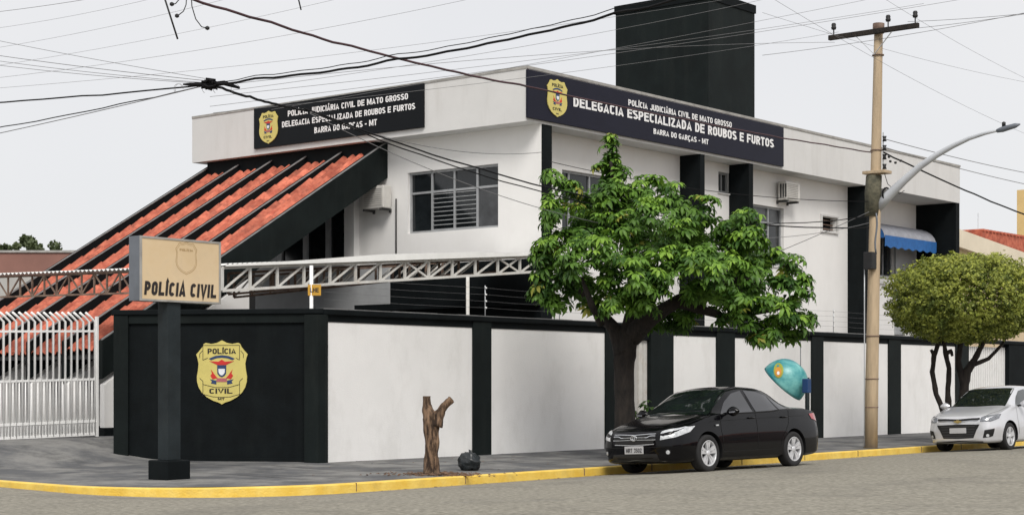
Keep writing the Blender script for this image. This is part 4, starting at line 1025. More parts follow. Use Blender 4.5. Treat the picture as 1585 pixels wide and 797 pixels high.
# ================================================================ UTILITY POLE + STREET LAMP
PY = 38.0; O = stp(1347.5, PY); pb = .03
up = Thing('utility_pole', (O[0], O[1], pb), 'tall tan concrete utility pole with a wooden crossarm', 'utility pole')
def UP(px, y, dy=0): return S(px, y, PY + dy)
def axis(y): f = (692 - y) / 654; return 1347.5 + 12.5 * f
up.part('shaft', MB().tube([UP(axis(y), y) for y in (697, 600, 500, 400, 300, 200, 100, 38)], [.155, .145, .138, .13, .12, .11, .10, .095], 18), M['concrete'])
cn = Vector((0, -1, 0)); cz = cpz(51, PY); c0 = UP(1357, 51); c0 = Vector((c0.x - .14, c0.y, cz))
up.part('crossarm', MB().bar(c0 - cn * 1.12, c0 + cn * 1.08, .10, .11), M['bark'], bevel=.01)
k = MB().tube([UP(1359.5, 52), UP(1360, 37)], .13, 12); up.part('pole_top', k, M['rust'])
for q in (-1.0, .35, 1.0):
    p = c0 + cn * q; k = MB().lathe([(.014, 0), (.014, .12), (.05, .13), (.06, .18), (.045, .2), (.055, .23), (.04, .27), (0, .28)], 2, (p.x, p.y, p.z + .05), 12); up.part('insulator', k, M['dark'])
for q in (-.45, .45): up.part('brace', MB().bar(c0 + cn * q + Vector((0, 0, -.04)), UP(1357, 86) + Vector((-.12, 0, 0)), .03, .01), M['galv'])
for y in (86, 233, 268, 322, 520, 586, 630): up.part('clamp', MB().tube([UP(axis(y), y + .8), UP(axis(y), y - .8)], [.155 if y > 400 else .135] * 2, 16), M['rust'])
# bracket, spool insulators, junction gear
p = UP(1352, 270); up.part('bracket', MB().box(p.x - .16, p.x + .2, p.y - .35, p.y + .2, p.z, p.z + .07), M['concrete'], bevel=.01)
for y in (215, 229, 243, 258): 
    p = UP(1369, y, -.1); up.part('spool', MB().lathe([(0, -.06), (.05, -.055), (.03, 0), (.05, .055), (0, .06)], 2, tuple(p), 10), M['dark'])
up.part('rack', MB().bar(UP(1367, 205, -.08), UP(1367, 262, -.08), .02), M['galv'])
k = MB().tube([UP(1352, 272), UP(1351, 300), UP(1350, 335)], [.17, .18, .15], 14, jit=.25); up.part('cable_wrap', k, mat('mossy_wrap', (.05, .05, .035), .9, .3, 7, .8, 20, col2=(.13, .12, .08)))
p = UP(1345, 403, -.16); up.part('junction_box', MB().box(p.x - .12, p.x + .10, p.y - .14, p.y + .08, p.z - .2, p.z + .18), M['dark'], bevel=.015)
Q = [UP(1356 + 1.5 * sin(i * .9), 330 + i * 9, -.13) for i in range(8)]; up.part('conduit', MB().tube(Q, .02, 6), M['signside'])
Q = [UP(1338, y, -.1) for y in (405, 470, 560, 690)]; up.part('conduit', MB().tube(Q, .014, 6), M['galv'])
Q = [UP(1372 + 6 * cos(a), 300 + 9 * sin(a), -.2) for a in [i / 16 * 6.28 for i in range(17)]]; up.part('cable_coil', MB().tube(Q, .022, 6), M['cable'])
Q = [UP(1367, 262, -.1), UP(1374, 285, -.15), UP(1392, 300, -.2), UP(1400, 295, -.25)]; up.part('jumper', MB().tube(Q, .008, 5), M['cable'])
for (px, y) in ((1378, 250), (1386, 252), (1394, 249), (1376, 243)): p = UP(px, y, -.1); up.part('connector', MB().lathe([(0, -.03), (.03, -.02), (.03, .02), (0, .03)], 2, tuple(p), 8), M['dark'])
# streetlight arm along -n
b0 = UP(1358, 322)
sl = Thing('street_lamp', (b0.x, b0.y, b0.z), 'curved galvanised street lamp arm reaching out from the utility pole', 'street lamp')
def arm(q, y): n_ = b0.y - q; Yw = C0[1] + b0.x * DY + n_ * NY; return Vector((b0.x, n_, cpz(y, Yw)))
def qpx(px): return b0.y - nl(px, b0.x)
Q = [(1358, 322, .20), (1375, 303, .19), (1400, 279, .15), (1425, 257, .125), (1450, 240, .105), (1475, 226, .09), (1500, 214.5, .07), (1525, 206.5, .055), (1548, 201, .045)]
P = [arm(qpx(a), b) for a, b, c in Q]; rr = [c * .55 + .010 for a, b, c in Q]
sl.part('arm', MB().tube(P, [r * .95 for r in rr], 12), M['lamparm'])
e0, e1 = arm(qpx(1543), 203), arm(qpx(1579), 192.5)
k = MB().tube([e0, e0.lerp(e1, .25), e0.lerp(e1, .8), e1], [.04, .062, .052, .015], 10); ob = sl.part('lamp_head', k, M['signside'])
sl.part('photocell', MB().lathe([(0, 0), (.04, 0), (.04, .08), (0, .1)], 2, tuple(e0.lerp(e1, .3) + Vector((0, 0, .06))), 10), M['dark'])
# thin vertical cable near the phone booth
# ================================================================ CABLES
def cable(a, b, sag, r, m, label, grp=None, name='overhead_cable', wob=0, n=26):
    A_, B_ = S(*a), S(*b); P = []
    for i in range(n + 1):
        f = i / n; p = A_.lerp(B_, f); p.z -= 4 * sag * f * (1 - f)
        if wob: p += Vector((0, 0, wob * mnoise.noise(Vector((f * 14, a[0], 0)))))
        P.append(p)
    return top(name, MB().tube(P, r, 6, smooth=True), m, tuple(P[n // 2]), label, 'cable', grp)
KX = (325, 131, 24.0)
cable((-400, 172, 30), KX, .10, .0115, M['cable'], 'black cable running from the left edge to the cable knot', wob=.03)
cable((-300, 240, 29), KX, .10, .008, M['cable'], 'thinner black cable rising from lower left to the cable knot', wob=.02)
cable((-350, 275, 29), KX, .06, .006, M['wire'], 'thin grey cable rising from lower left to the cable knot')
cable(KX, (1110, -18, 21), .16, .016, M['cable'], 'thick black cable bundle climbing right from the cable knot towards the tower', wob=.05, n=50)
cable((325, 128, 24.0), (1110, -24, 21.2), .13, .006, M['cable'], 'thin loose cable alongside the thick black bundle', wob=.05, n=50)
# bundle from the knot down over the left sign to the building and pole
cable(KX, (475, 172, 27), .03, .019, M['cable'], 'thick black cable dropping from the knot onto the left sign', wob=.03)
cable((470, 168, 26.9), (1345, 352, 37.6), .55, .013, M['cable'], 'black drop cable passing the corner window on its way to the utility pole', wob=.03, n=40)
cable((480, 172, 26.9), (1345, 335, 37.6), .75, .010, M['cable'], 'black drop cable crossing just below the parapet to the utility pole', wob=.04, n=40)
cable((480, 176, 26.9), (1345, 345, 37.6), 1.0, .006, M['wire'], 'thin grey drop wire sagging lowest across the white corner wall', n=40)
cable((480, 174, 26.9), (838, 236, 34), .25, .006, M['wire'], 'thin grey wire reaching the black corner pillar of the station')
# reddish cable across the front
cable((235, -22, 20), (815, 134, 28), .10, .017, M['cabler'], 'dark reddish twisted cable from the top edge to the navy sign', wob=.03, n=40)
cable((815, 134, 28), (1350, 236, 37.7), .06, .014, M['cabler'], 'dark reddish cable crossing in front of the navy sign to the pole', wob=.02, n=40)
cable((1368, 236, 37.8), (1700, 372, 44), .12, .018, M['cable'], 'thick black cable descending right from the utility pole', wob=.02)
cable((1368, 215, 37.8), (1700, 286, 48), .1, .008, M['wire'], 'thin grey wire descending right above the parapet end', 'thin wires right of the pole')
cable((1368, 228, 37.8), (1700, 306, 48), .1, .008, M['wire'], 'grey wire descending right just under the thin one by the parapet end', 'thin wires right of the pole')
# knot
kn = MB(); kc = S(*KX)
random.seed(5)
for i in range(16):
    P = []; a = random.uniform(0, 6.28)
    for j in range(10):
        a += .9; P.append(kc + xw * (.075 * cos(a) + random.gauss(0, .03)) + Vector((0, 0, .05 * sin(a) + random.gauss(0, .012))) + yw * random.gauss(0, .04))
    kn.tube(P, .014, 5)
kt = Thing('cable_knot', tuple(kc), 'tangled black knot where overhead cables cross in the sky', 'cable knot'); kt.part('tangle', kn, M['cable'])
k = MB(); k.tube([kc - xw * .38 + Vector((0, 0, .0)), kc - xw * .18, kc, kc + xw * .2 + Vector((0, 0, .02)), kc + xw * .42 - Vector((0, 0, .05))], [.012, .03, .045, .03, .014], 8, jit=.5); kt.part('splice', k, M['cable'])
for i in range(5):
    x = random.uniform(-.5, .6); k = MB(); k.tube([kc + xw * (x + .06 * cos(a)) + Vector((0, 0, -.06 + .07 * sin(a))) for a in [j * .6 for j in range(8)]], .0035, 4); kt.part('loose_end', k, M['wire'])
GW = 'thin parallel sky wires'
LWL = ['thin sky wire rising rightwards, %s of six at the left edge' % q for q in ('lowest', 'fourth from top', 'third from top', 'second from top', 'topmost', 'fifth from top')]
LWL = LWL[:5] + LWL[5:] + ['thin wire running to the cable knot from upper left, %s of four' % q for q in ('third from top', 'lowest', 'second from top', 'topmost')]
LW = 'faint thin grey wire in the bundle of parallel wires across the sky'
for a, b, sg, r in [((-200, 150, 40), (1300, -30, 34), .3, .0034), ((-200, 128, 40), (620, -25, 36), .2, .0030), ((-200, 100, 40), (420, -20, 36), .2, .0030), ((-200, 62, 40), (300, -18, 36), .2, .0030), ((-200, 35, 40), (200, -12, 36), .1, .005),
                    ((-200, 140, 40), (900, -40, 35), .3, .0035), ((-200, 62, 30), (325, 129, 24.2), .08, .004), ((-200, 72, 30), (325, 130, 24.2), .08, .004), ((-200, 55, 31), (325, 126, 24.3), .05, .005), ((-200, 20, 31), (330, 124, 24.3), .05, .004)]:
    cable(a, b, sg, r, M['wire'], LWL.pop(0), GW, 'thin_wire')
L2L = ['thin wire from the cable knot to the left end of the crossarm', 'thin wire crossing the sky to the right end of the crossarm', 'thin wire passing just above the crossarm to the upper right', 'thin wire starting over the left sign and meeting the left insulator', 'thin wire leaving the frame at the top just right of the tower', 'thin wire leaving the frame at the top above the crossarm']
CDL = ['conductor leaving the left crossarm insulator towards the right edge', 'conductor leaving the right crossarm insulator towards the right edge', 'conductor passing just beneath the crossarm, rising to the right']
SLL = ['faint wire slanting down right from the tower past the pole shaft', 'faint wire slanting down right above the crossarm, uppermost of the slanting three', 'faint wire slanting down right, middle of the slanting three']
L2 = 'faint thin grey wire running behind the thick bundle towards the pole crossarm'; G2 = 'thin wires to the crossarm'
ca_ = c0 + cn * (-1.0); 
for a, b, sg, r in [((325, 134, 24.5), (1292, 66, 38.5), -.15, .004), ((325, 150, 26), (1430, 6, 36), .1, .0035), ((325, 165, 26), (1600, -20, 33), .1, .0035), ((330, 175, 26), (1298, 50, 38.5), .1, .0035), ((360, 140, 25), (1180, 0, 32), .1, .0032), ((420, 170, 27), (1400, -12, 34), .05, .0032)]:
    cable(a, b, sg, r, M['wire'], L2L.pop(0), G2, 'thin_wire')
for a, b, sg, r in [((1292, 54, 38.6), (1700, 2, 35), .1, .005), ((1405, 34, 36.9), (1700, 8, 33), .05, .005), ((1180, 86, 39), (1700, -4, 36), .1, .005)]:
    cable(a, b, sg, r, M['wire'], CDL.pop(0), 'crossarm conductors', 'thin_wire')
for a, b, sg, r in [((1150, -30, 30), (1700, 250, 52), .3, .0032), ((1340, -20, 36), (1700, 170, 50), .2, .0032), ((1180, 20, 34), (1700, 145, 50), .2, .0032)]:
    cable(a, b, sg, r, M['wire'], SLL.pop(0), 'slanting wires at right', 'thin_wire')
cable((1100, 430, 40.5), (1345, 328, 37.7), .05, .007, M['wire'], 'thin wire rising from the tree to the utility pole past the small vent')
cable((850, 250, 35), (1345, 312, 37.7), .2, .007, M['cable'], 'thin dark wire across the street facade under the air conditioner')
top('drop_wire', MB().tube([S(1238, 470, 41), S(1239, 540, 41), S(1239.5, 590, 41)], .010, 6), M['signside'], tuple(S(1238, 530, 41)), 'thin vertical wire hanging down to the teal phone booth', 'cable')
# hardware hanging from the conductors at the top left
hb = S(262, -40, 22)
hw = Thing('hanging_hardware', tuple(hb), 'rod and curled jumper leads hanging into view at the top left of the sky', 'line hardware')
hw.part('rod', MB().tube([S(246, -30, 22), S(275, 61, 22)], .012, 6), M['dark'])
for P, e_ in (([(282, -20), (277, 0), (272, 6), (266, 8)], (266, 7)), ([(290, -20), (288, 8), (284, 18), (275, 25)], (274, 25)), ([(295, -30), (297, 10), (303, 30), (312, 42), (320, 44)], (321, 44))):
    hw.part('jumper', MB().tube([S(a, b, 22) for a, b in P], .007, 6), M['dark']); p = S(*e_, 22); hw.part('clamp', MB().lathe([(0, -.03), (.028, -.015), (.028, .015), (0, .03)], 2, tuple(p), 8), M['dark'])
top('hanging_rod', MB().tube([S(455, -30, 22), S(466, 16, 22)], .010, 6), M['dark'], tuple(S(460, -10, 22)), 'short dark rod poking into the sky at the top, right of the curled leads', 'rod')

# ================================================================ PHONE BOOTH
BY = 38.6; rc = S(1211, 594, BY)
ph = Thing('phone_booth', (rc.x + .4, rc.y, 0), 'teal egg shaped public phone shell on a post behind the black sedan', 'phone booth')
axd = (xw * .62 - yw * .30 + Vector((0, 0, .72))).normalized(); R1 = .54
ua = axd.cross(yw).normalized(); ub = axd.cross(ua).normalized()
rows = []
for i in range(15):
    f = i / 14 * pi / 2; r = []
    for j in range(41):
        a = 2 * pi * j / 40; r.append(rc + (ua * cos(a) * R1 + ub * sin(a) * R1 * .86) * (cos(f) ** .85 if cos(f) > 1e-6 else 0) + axd * (.58 * sin(f)))
    rows.append(r)
sh = ph.part('shell', MB().grid(rows), M['teal'], recalc=True)
sm_ = sh.modifiers.new('solid', 'SOLIDIFY'); sm_.thickness = .02
pme = MB().grid(rows).mesh('x'); bv = BVHTree.FromPolygons([v.co.copy() for v in pme.vertices], [tuple(p.vertices) for p in pme.polygons])
def shell_disc(px, y, r1, r2, m, name, off=.012, n=18):
    c = S(px, y, BY); d = (c - camS).normalized(); vs = []; ux = xw; uz = Vector((0, 0, 1))
    for k_ in range(n + 1):
        q = c if k_ == 0 else c + ux * r1 * cos(2 * pi * k_ / n) + uz * r2 * sin(2 * pi * k_ / n)
        h = bv.ray_cast(q - d * 3, d, 10)
        vs.append((h[0] if h[0] else q) - d * off)
    ph.part(name, MB().add(vs, [(0, k_, k_ % n + 1) for k_ in range(1, n + 1)], True), m, sh)
shell_disc(1205, 573, .11, .17, M['logo1'], 'logo_halo', .014); shell_disc(1204.5, 575, .075, .11, M['logo2'], 'logo_figure', .022); shell_disc(1204.5, 577, .03, .04, M['letter'], 'logo_centre', .028)
pp = S(1249.5, 600, BY)
ph.part('post', MB().tube([(pp.x, pp.y, .05), (pp.x, pp.y, cpz(584, BY))], .05, 12), M['greypost'])
ph.part('phone_unit', MB().box(pp.x - .575, pp.x - .415, pp.y - .34, pp.y - .19, cpz(607.5, BY), cpz(586, BY)), M['phone'], bevel=.015)

# ================================================================ CARS
def lerpk(keys, x):
    """smooth (monotone-ish) interpolation of keyed tuples"""
    for i in range(len(keys) - 1):
        if keys[i][0] <= x <= keys[i + 1][0]:
            k0, k1 = keys[i], keys[i + 1]; h = k1[0] - k0[0]; f = (x - k0[0]) / h
            res = []
            for c in range(1, len(k0)):
                d = (k1[c] - k0[c]) / h
                dp = (k0[c] - keys[i - 1][c]) / (k0[0] - keys[i - 1][0]) if i > 0 else d
                dn = (keys[i + 2][c] - k1[c]) / (keys[i + 2][0] - k1[0]) if i + 2 < len(keys) else d
                m0 = 0 if dp * d <= 0 else 2 * dp * d / (dp + d); m1 = 0 if dn * d <= 0 else 2 * dn * d / (dn + d)
                if i == 0: m0 = d
                if i + 2 >= len(keys): m1 = d
                h00 = 2 * f ** 3 - 3 * f ** 2 + 1; h10 = f ** 3 - 2 * f ** 2 + f; h01 = -2 * f ** 3 + 3 * f ** 2; h11 = f ** 3 - f ** 2
                res.append(h00 * k0[c] + h10 * h * m0 + h01 * k1[c] + h11 * h * m1)
            return res
    return list(keys[-1][1:]) if x > keys[-1][0] else list(keys[0][1:])
def section(p):
    zb, ws, wm, wb, zbelt, wr, zrail, ztop = p
    zm = zb + (zbelt - zb) * .52
    return [(0, zb), (ws * .8, zb), (ws * .965, zb + .035), (ws, zb + .12), (wm, zm), (wm * .995 * .6 + wb * .4, zm + (zbelt - zm) * .55), (wb, zbelt), (wb - .035 * min(1, wb), zbelt + .018),
            (wb - .035 + (wr - wb + .035) * .5, zbelt + .018 + (zrail - zbelt - .018) * .52), (wr, zrail), (wr * .86, zrail + (ztop - zrail) * .62), (wr * .5, ztop - (ztop - zrail) * .07), (0, ztop)]
def crom(P, k):
    out = []; n = len(P)
    for i in range(n - 1):
        p0 = P[max(i - 1, 0)]; p1 = P[i]; p2 = P[i + 1]; p3 = P[min(i + 2, n - 1)]
        for j in range(k):
            t = j / k; out.append(tuple(.5 * (2 * p1[c] + (p2[c] - p0[c]) * t + (2 * p0[c] - 5 * p1[c] + 4 * p2[c] - p3[c]) * t * t + (3 * p1[c] - p0[c] - 3 * p2[c] + p3[c]) * t ** 3) for c in range(2)))
    out.append(P[-1]); return out
def car_body(keys, wheels, wr_):
    xs = []
    x = keys[0][0]; Lc = keys[-1][0]
    while x < Lc: xs.append(x); x += .02 if (x < .3 or x > Lc - .3) else .05
    xs.append(Lc)
    rings = []
    for x in xs:
        h = crom(section(lerpk(keys, x)), 3); ring_ = [(-x, y, z) for y, z in h] + [(-x, -y, z) for y, z in h[-2:0:-1]]; rings.append(ring_)
    n = len(rings[0]); vs = [p for r in rings for p in r]
    fs = [(i * n + j, i * n + (j + 1) % n, (i + 1) * n + (j + 1) % n, (i + 1) * n + j) for i in range(len(rings) - 1) for j in range(n)]
    me = bpy.data.meshes.new('body'); me.from_pydata(vs, [], fs + [tuple(range(n)), tuple(range((len(rings) - 1) * n, len(rings) * n))[::-1]])
    fixn(me); me.polygons.foreach_set('use_smooth', [len(p.vertices) == 4 for p in me.polygons]); me.update()
    bvh = BVHTree.FromPolygons([v.co.copy() for v in me.vertices], [tuple(p.vertices) for p in me.polygons])
    return me, bvh
def make_car(name, label, keys, L_, axles, rt, halfw, paint, origin, yaw, roll, details):
    root = bpy.data.objects.new(name, None); C.objects.link(root); T(root, label, 'car', 'cars parked along the kerb')
    root.location = origin; root.rotation_euler = (roll, 0, yaw)
    me, bvh = car_body(keys, axles, rt)
    me.materials.append(paint); me.materials.append(M['grille'])
    body = bpy.data.objects.new('body', me); C.objects.link(body)
    cut = MB()
    for ax in axles:
        for sgn in (-1, 1):
            seg = 40; r_ = rt + .055; vs = []
            y0, y1 = (halfw - .30) * sgn, (halfw + .2) * sgn
            for yy in (y0, y1): vs += [(-ax + r_ * cos(2 * pi * k_ / seg), yy, rt + .0 + r_ * sin(2 * pi * k_ / seg)) for k_ in range(seg)]
            cut.add(vs, [tuple(range(seg)), tuple(range(seg, 2 * seg))[::-1]] + [(k_, (k_ + 1) % seg, seg + (k_ + 1) % seg, seg + k_) for k_ in range(seg)])
    cut.mi = [1] * len(cut.f); cm = cut.mesh('cut'); fixn(cm); cm.materials.append(paint); cm.materials.append(M['grille'])
    co = bpy.data.objects.new('cut', cm); C.objects.link(co)
    bo = body.modifiers.new('b', 'BOOLEAN'); bo.object = co; bo.operation = 'DIFFERENCE'; bo.solver = 'EXACT'
    dg = bpy.context.evaluated_depsgraph_get(); nm = bpy.data.meshes.new_from_object(body.evaluated_get(dg)); nm.set_sharp_from_angle(angle=radians(28))
    body.modifiers.clear(); body.data = nm; bpy.data.objects.remove(co)
    body.parent = root
    def add(nm_, mb, m, par=None, bev=0):
        me_ = mb.mesh(nm_); o = bpy.data.objects.new(nm_, me_); C.objects.link(o); o.parent = par or root; me_.materials.append(m)
        if bev: addbev(o, bev)
        return o
    def patch(nm_, m, top_, bot, off=.004, nu=14, nv=6, par=None):
        """top_/bot polylines of 3D points near the body, snapped onto it"""
        def samp(P, f):
            ln = [0]; 
            for a, b in zip(P, P[1:]): ln.append(ln[-1] + (Vector(b) - Vector(a)).length)
            s_ = f * ln[-1]
            for i in range(len(P) - 1):
                if s_ <= ln[i + 1] + 1e-9: return Vector(P[i]).lerp(Vector(P[i + 1]), (s_ - ln[i]) / max(1e-9, ln[i + 1] - ln[i]))
            return Vector(P[-1])
        rows = []
        for j in range(nv + 1):
            r = []
            for i in range(nu + 1):
                p = samp(top_, i / nu).lerp(samp(bot, i / nu), j / nv); l, nn, ix, d = bvh.find_nearest(p); r.append(l + nn * off)
            rows.append(r)
        return add(nm_, MB().grid(rows), m, par)
    def strip(nm_, m, P, wd, off=.003, par=None, up=(0, 0, 1)):
        pts = []
        for a, b in zip(P, P[1:]):
            k_ = max(2, int((Vector(b) - Vector(a)).length / .05))
            for i in range(k_): pts.append(Vector(a).lerp(Vector(b), i / k_))
        pts.append(Vector(P[-1])); sn = [bvh.find_nearest(p)[:2] for p in pts]; rows = [[], []]
        for i, (l, nn) in enumerate(sn):
            d = (sn[min(i + 1, len(sn) - 1)][0] - sn[max(i - 1, 0)][0]).normalized(); c = d.cross(nn).normalized() * wd / 2
            rows[0].append(l + nn * off - c); rows[1].append(l + nn * off + c)
        return add(nm_, MB().grid(rows), m, par)
    # wheels
    def wheel(ax, sgn, design):
        w_ = bpy.data.objects.new('wheel', None); C.objects.link(w_); w_.parent = root; w_.location = (-ax, sgn * (halfw - .115), rt)
        if sgn < 0: w_.rotation_euler = (0, 0, pi)
        R_ = rt; rr_ = R_ * .68
        ty = MB().lathe([(rr_, -.09), (R_ * .93, -.10), (R_ * .985, -.085), (R_, -.05), (R_, .05), (R_ * .985, .085), (R_ * .93, .10), (rr_, .095), (rr_ * .97, .07)], 1, seg=44)
        add('tyre', ty, M['tyre'], w_)
        rm = MB(); rm.lathe([(rr_ * 1.02, .098), (rr_ * .96, .104), (rr_ * .92, .085), (rr_ * .9, -.05)], 1, seg=44)
        ns_ = 5
        for k_ in range(ns_):
            a = 2 * pi * k_ / ns_ + .3
            for da in ((-.13, .13) if design == 'double' else (0,)):
                wb_, wt_ = (.022, .03) if design == 'double' else (.03, .05)
                u = Vector((cos(a + da * .3), 0, sin(a + da * .3))); u2 = Vector((cos(a + da * 1.5), 0, sin(a + da * 1.5))); c1 = Vector((-sin(a), 0, cos(a)))
                p0 = u * .04; p1 = u2 * rr_ * .95
                q = [p0 - c1 * wb_, p0 + c1 * wb_, p1 + c1 * wt_, p1 - c1 * wt_]
                vs = [v + Vector((0, .085, 0)) if i < 2 else v + Vector((0, .095, 0)) for i, v in enumerate(q)] + [v + Vector((0, .05, 0)) for v in q]
                rm.add(vs, [(0, 1, 2, 3), (7, 6, 5, 4), (0, 4, 5, 1), (1, 5, 6, 2), (2, 6, 7, 3), (3, 7, 4, 0)])
        rm.lathe([(0, .1), (.035, .098), (.055, .085), (.06, .05)], 1, seg=20)
        me_ = add('rim', rm, M['rim'], w_)
        bd_ = MB().lathe([(0, .0), (rr_ * .9, .0), (rr_ * .92, -.02)], 1, seg=30); add('brake_disc', bd_, M['grille'], w_)
    for ax in axles:
        for sgn in (-1, 1): wheel(ax, sgn, details['wheel'])
    ub = MB().box(-L_ + .35, -.3, -halfw + .28, halfw - .28, .17, .3); add('underbody', ub, M['grille'])
    details['fn'](root, add, patch, strip, bvh)
    return root
# front at x=0, coordinates (-x, y, z); +y is the car's left side
def sedan_details(root, add, patch, strip, bvh):
    G = M['cglass']
    patch('windscreen', G, [(-1.92, -.56, 1.40), (-1.86, 0, 1.44), (-1.92, .56, 1.40)], [(-1.12, -.70, .955), (-1.0, 0, .985), (-1.12, .70, .955)], .005, 20, 10)
    patch('rear_window', G, [(-3.02, -.52, 1.40), (-3.05, 0, 1.43), (-3.02, .52, 1.40)], [(-3.70, -.60, 1.10), (-3.76, 0, 1.12), (-3.70, .60, 1.10)], .005, 16, 8)
    for s in (1, -1):
        fwn = patch('side_window', M['cglass2'], [(-1.40, s * .80, 1.00), (-1.66, s * .7, 1.20), (-1.98, s * .62, 1.345), (-2.28, s * .6, 1.395)], [(-1.40, s * .8, .975), (-1.7, s * .82, .985), (-2.0, s * .82, .995), (-2.32, s * .82, 1.0)], .005, 16, 6)
        patch('side_window', M['cglass2'], [(-2.38, s * .6, 1.398), (-2.75, s * .6, 1.375), (-3.02, s * .64, 1.30)], [(-2.42, s * .82, 1.0), (-2.8, s * .82, 1.012), (-3.12, s * .8, 1.025)], .005, 14, 6)
        patch('quarter_window', M['cglass2'], [(-3.06, s * .64, 1.285), (-3.3, s * .7, 1.14)], [(-3.16, s * .8, 1.03), (-3.42, s * .8, 1.045)], .005, 8, 5)
        strip('window_trim', M['seam'], [(-1.36, s * .82, .965), (-2.0, s * .83, .982), (-2.8, s * .83, .998), (-3.45, s * .8, 1.03)], .016, .006)
        strip('door_seam', M['seam'], [(-1.33, s * .85, .95), (-1.30, s * .88, .7), (-1.36, s * .88, .36)], .010)
        strip('door_seam', M['seam'], [(-2.35, s * .82, 1.38), (-2.37, s * .86, .95), (-2.37, s * .88, .36)], .010)
        strip('door_seam', M['seam'], [(-3.42, s * .82, 1.02), (-3.36, s * .86, .78), (-3.12, s * .88, .5), (-3.08, s * .88, .36)], .010)
        strip('side_crease', M['seam'], [(-1.0, s * .88, .86), (-2.2, s * .88, .885), (-3.9, s * .86, .92)], .006, .002)
        strip('sill_line', M['seam'], [(-1.32, s * .88, .335), (-3.1, s * .88, .335)], .012)
        strip('hood_seam', M['seam'], [(-.16, s * .60, .74), (-.6, s * .72, .86), (-1.1, s * .77, .94)], .010)
        for hx in (-2.12, -3.14):
            l, nn, i, d = bvh.find_nearest(Vector((hx, s * .88, .90)))
            add('door_handle', MB().tube([l + nn * .004, l + nn * .03 + Vector((-.02, 0, 0)), l + nn * .03 + Vector((-.16, 0, .0)), l + nn * .004 + Vector((-.18, 0, 0))], .013, 8), M['cblack'])
        # mirrors
        c = Vector((-1.50, s * .98, 1.015)); rows = []
        mr = MB(); ell = []
        for i in range(9):
            f = i / 8; r = sin(pi * (.08 + .84 * f)); ell.append([(c.x + .075 * r * cos(a), c.y + (f - .5) * .24 * s, c.z + .085 * r * sin(a)) for a in [2 * pi * j / 16 for j in range(17)]])
        mr.grid(ell); mo = add('mirror', mr, M['cblack']); add('mirror_arm', MB().bar((-1.5, s * .80, .975), (-1.5, s * .90, .99), .06, .04), M['cblack'], mo)
        add('mirror_indicator', MB().bar((-1.43, s * .95, 1.0), (-1.434, s * 1.06, 1.005), .012, .022), M['lampd'], mo)
        add('side_indicator', MB().box(-1.21, -1.15, s * .872 - .01, s * .872 + .01, .775, .80), M['lamp'])
        patch('headlight', M['lamp'], [(-.12, s * .52, .665), (-.30, s * .72, .745), (-.62, s * .84, .795)], [(-.06, s * .52, .565), (-.17, s * .72, .600), (-.46, s * .86, .70)], .008, 14, 6)
        patch('tail_light', M['redlamp'], [(-4.50, s * .56, .93), (-4.42, s * .72, .955), (-4.12, s * .82, .95)], [(-4.52, s * .56, .80), (-4.46, s * .74, .78), (-4.18, s * .84, .86)], .008, 12, 5)
        fl = MB().lathe([(0, .006), (.035, .004), (.045, -.01)], 0, (0, 0, 0), 16)
        l, nn, i, d = bvh.find_nearest(Vector((-.05, s * .66, .36)))
        q = MB(); q.tube([l - nn * .01, l + nn * .006], .048, 18); fo = add('fog_light', q, M['grille']); q = MB(); q.tube([l, l + nn * .010], .033, 16); add('fog_lens', q, M['lamp'], fo)
    gr = patch('grille', M['grille'], [(-.06, -.47, .665), (-.0, 0, .675), (-.06, .47, .665)], [(-.04, -.40, .525), (.0, 0, .505), (-.04, .40, .525)], .006, 16, 6)
    for z in (.655, .615, .575): strip('grille_bar', M['chrome'] if z < .6 or z > .65 else M['chrome'], [(-.06, -.44, z), (.0, 0, z + .006), (-.06, .44, z)], .012, .012, gr)
    strip('grille_trim', M['chrome'], [(-.03, -.42, .505), (.0, 0, .488), (-.03, .42, .505)], .016, .010)
    l, nn, i, d = bvh.find_nearest(Vector((0, 0, .61)))
    em = MB()
    for ra, rb in ((.062, .045), (.022, .04)):
        P = [l + Vector((.018, ra * cos(a), rb * sin(a))) for a in [j / 20 * 2 * pi for j in range(21)]]; em.tube(P, .007, 6, cap=False)
    add('emblem', em, M['chrome'])
    patch('lower_intake', M['grille'], [(-.03, -.46, .34), (.0, 0, .345), (-.03, .46, .34)], [(-.06, -.50, .24), (-.01, 0, .235), (-.06, .50, .24)], .006, 14, 4)
    strip('bumper_seam', M['seam'], [(-.05, -.62, .455), (.0, 0, .45), (-.05, .62, .455)], .008)
    strip('bumper_lip', M['chrome'], [(-.08, -.6, .215), (.0, 0, .21), (-.08, .6, .215)], .006, .004)
    pl_ = add('number_plate', MB().box(.012, .024, -.20, .20, .345, .475), M['plate'], bev=.004)
    add('lettering', text_mb('MRT 3502', .34, .075, (Vector((.0245, 0, .405)), Vector((0, 1, 0)), Vector((0, 0, 1)), Vector((1, 0, 0))), .003, .02), M['pletter'], pl_)
    for s in (-.25, .25):
        add('wiper', MB().bar((-1.16, s - .2, 1.01), (-1.22, s + .3, 1.045), .012), M['grille'])
    add('mirror_inside', MB().box(-1.80, -1.77, -.1, .1, 1.31, 1.37), M['grille'])
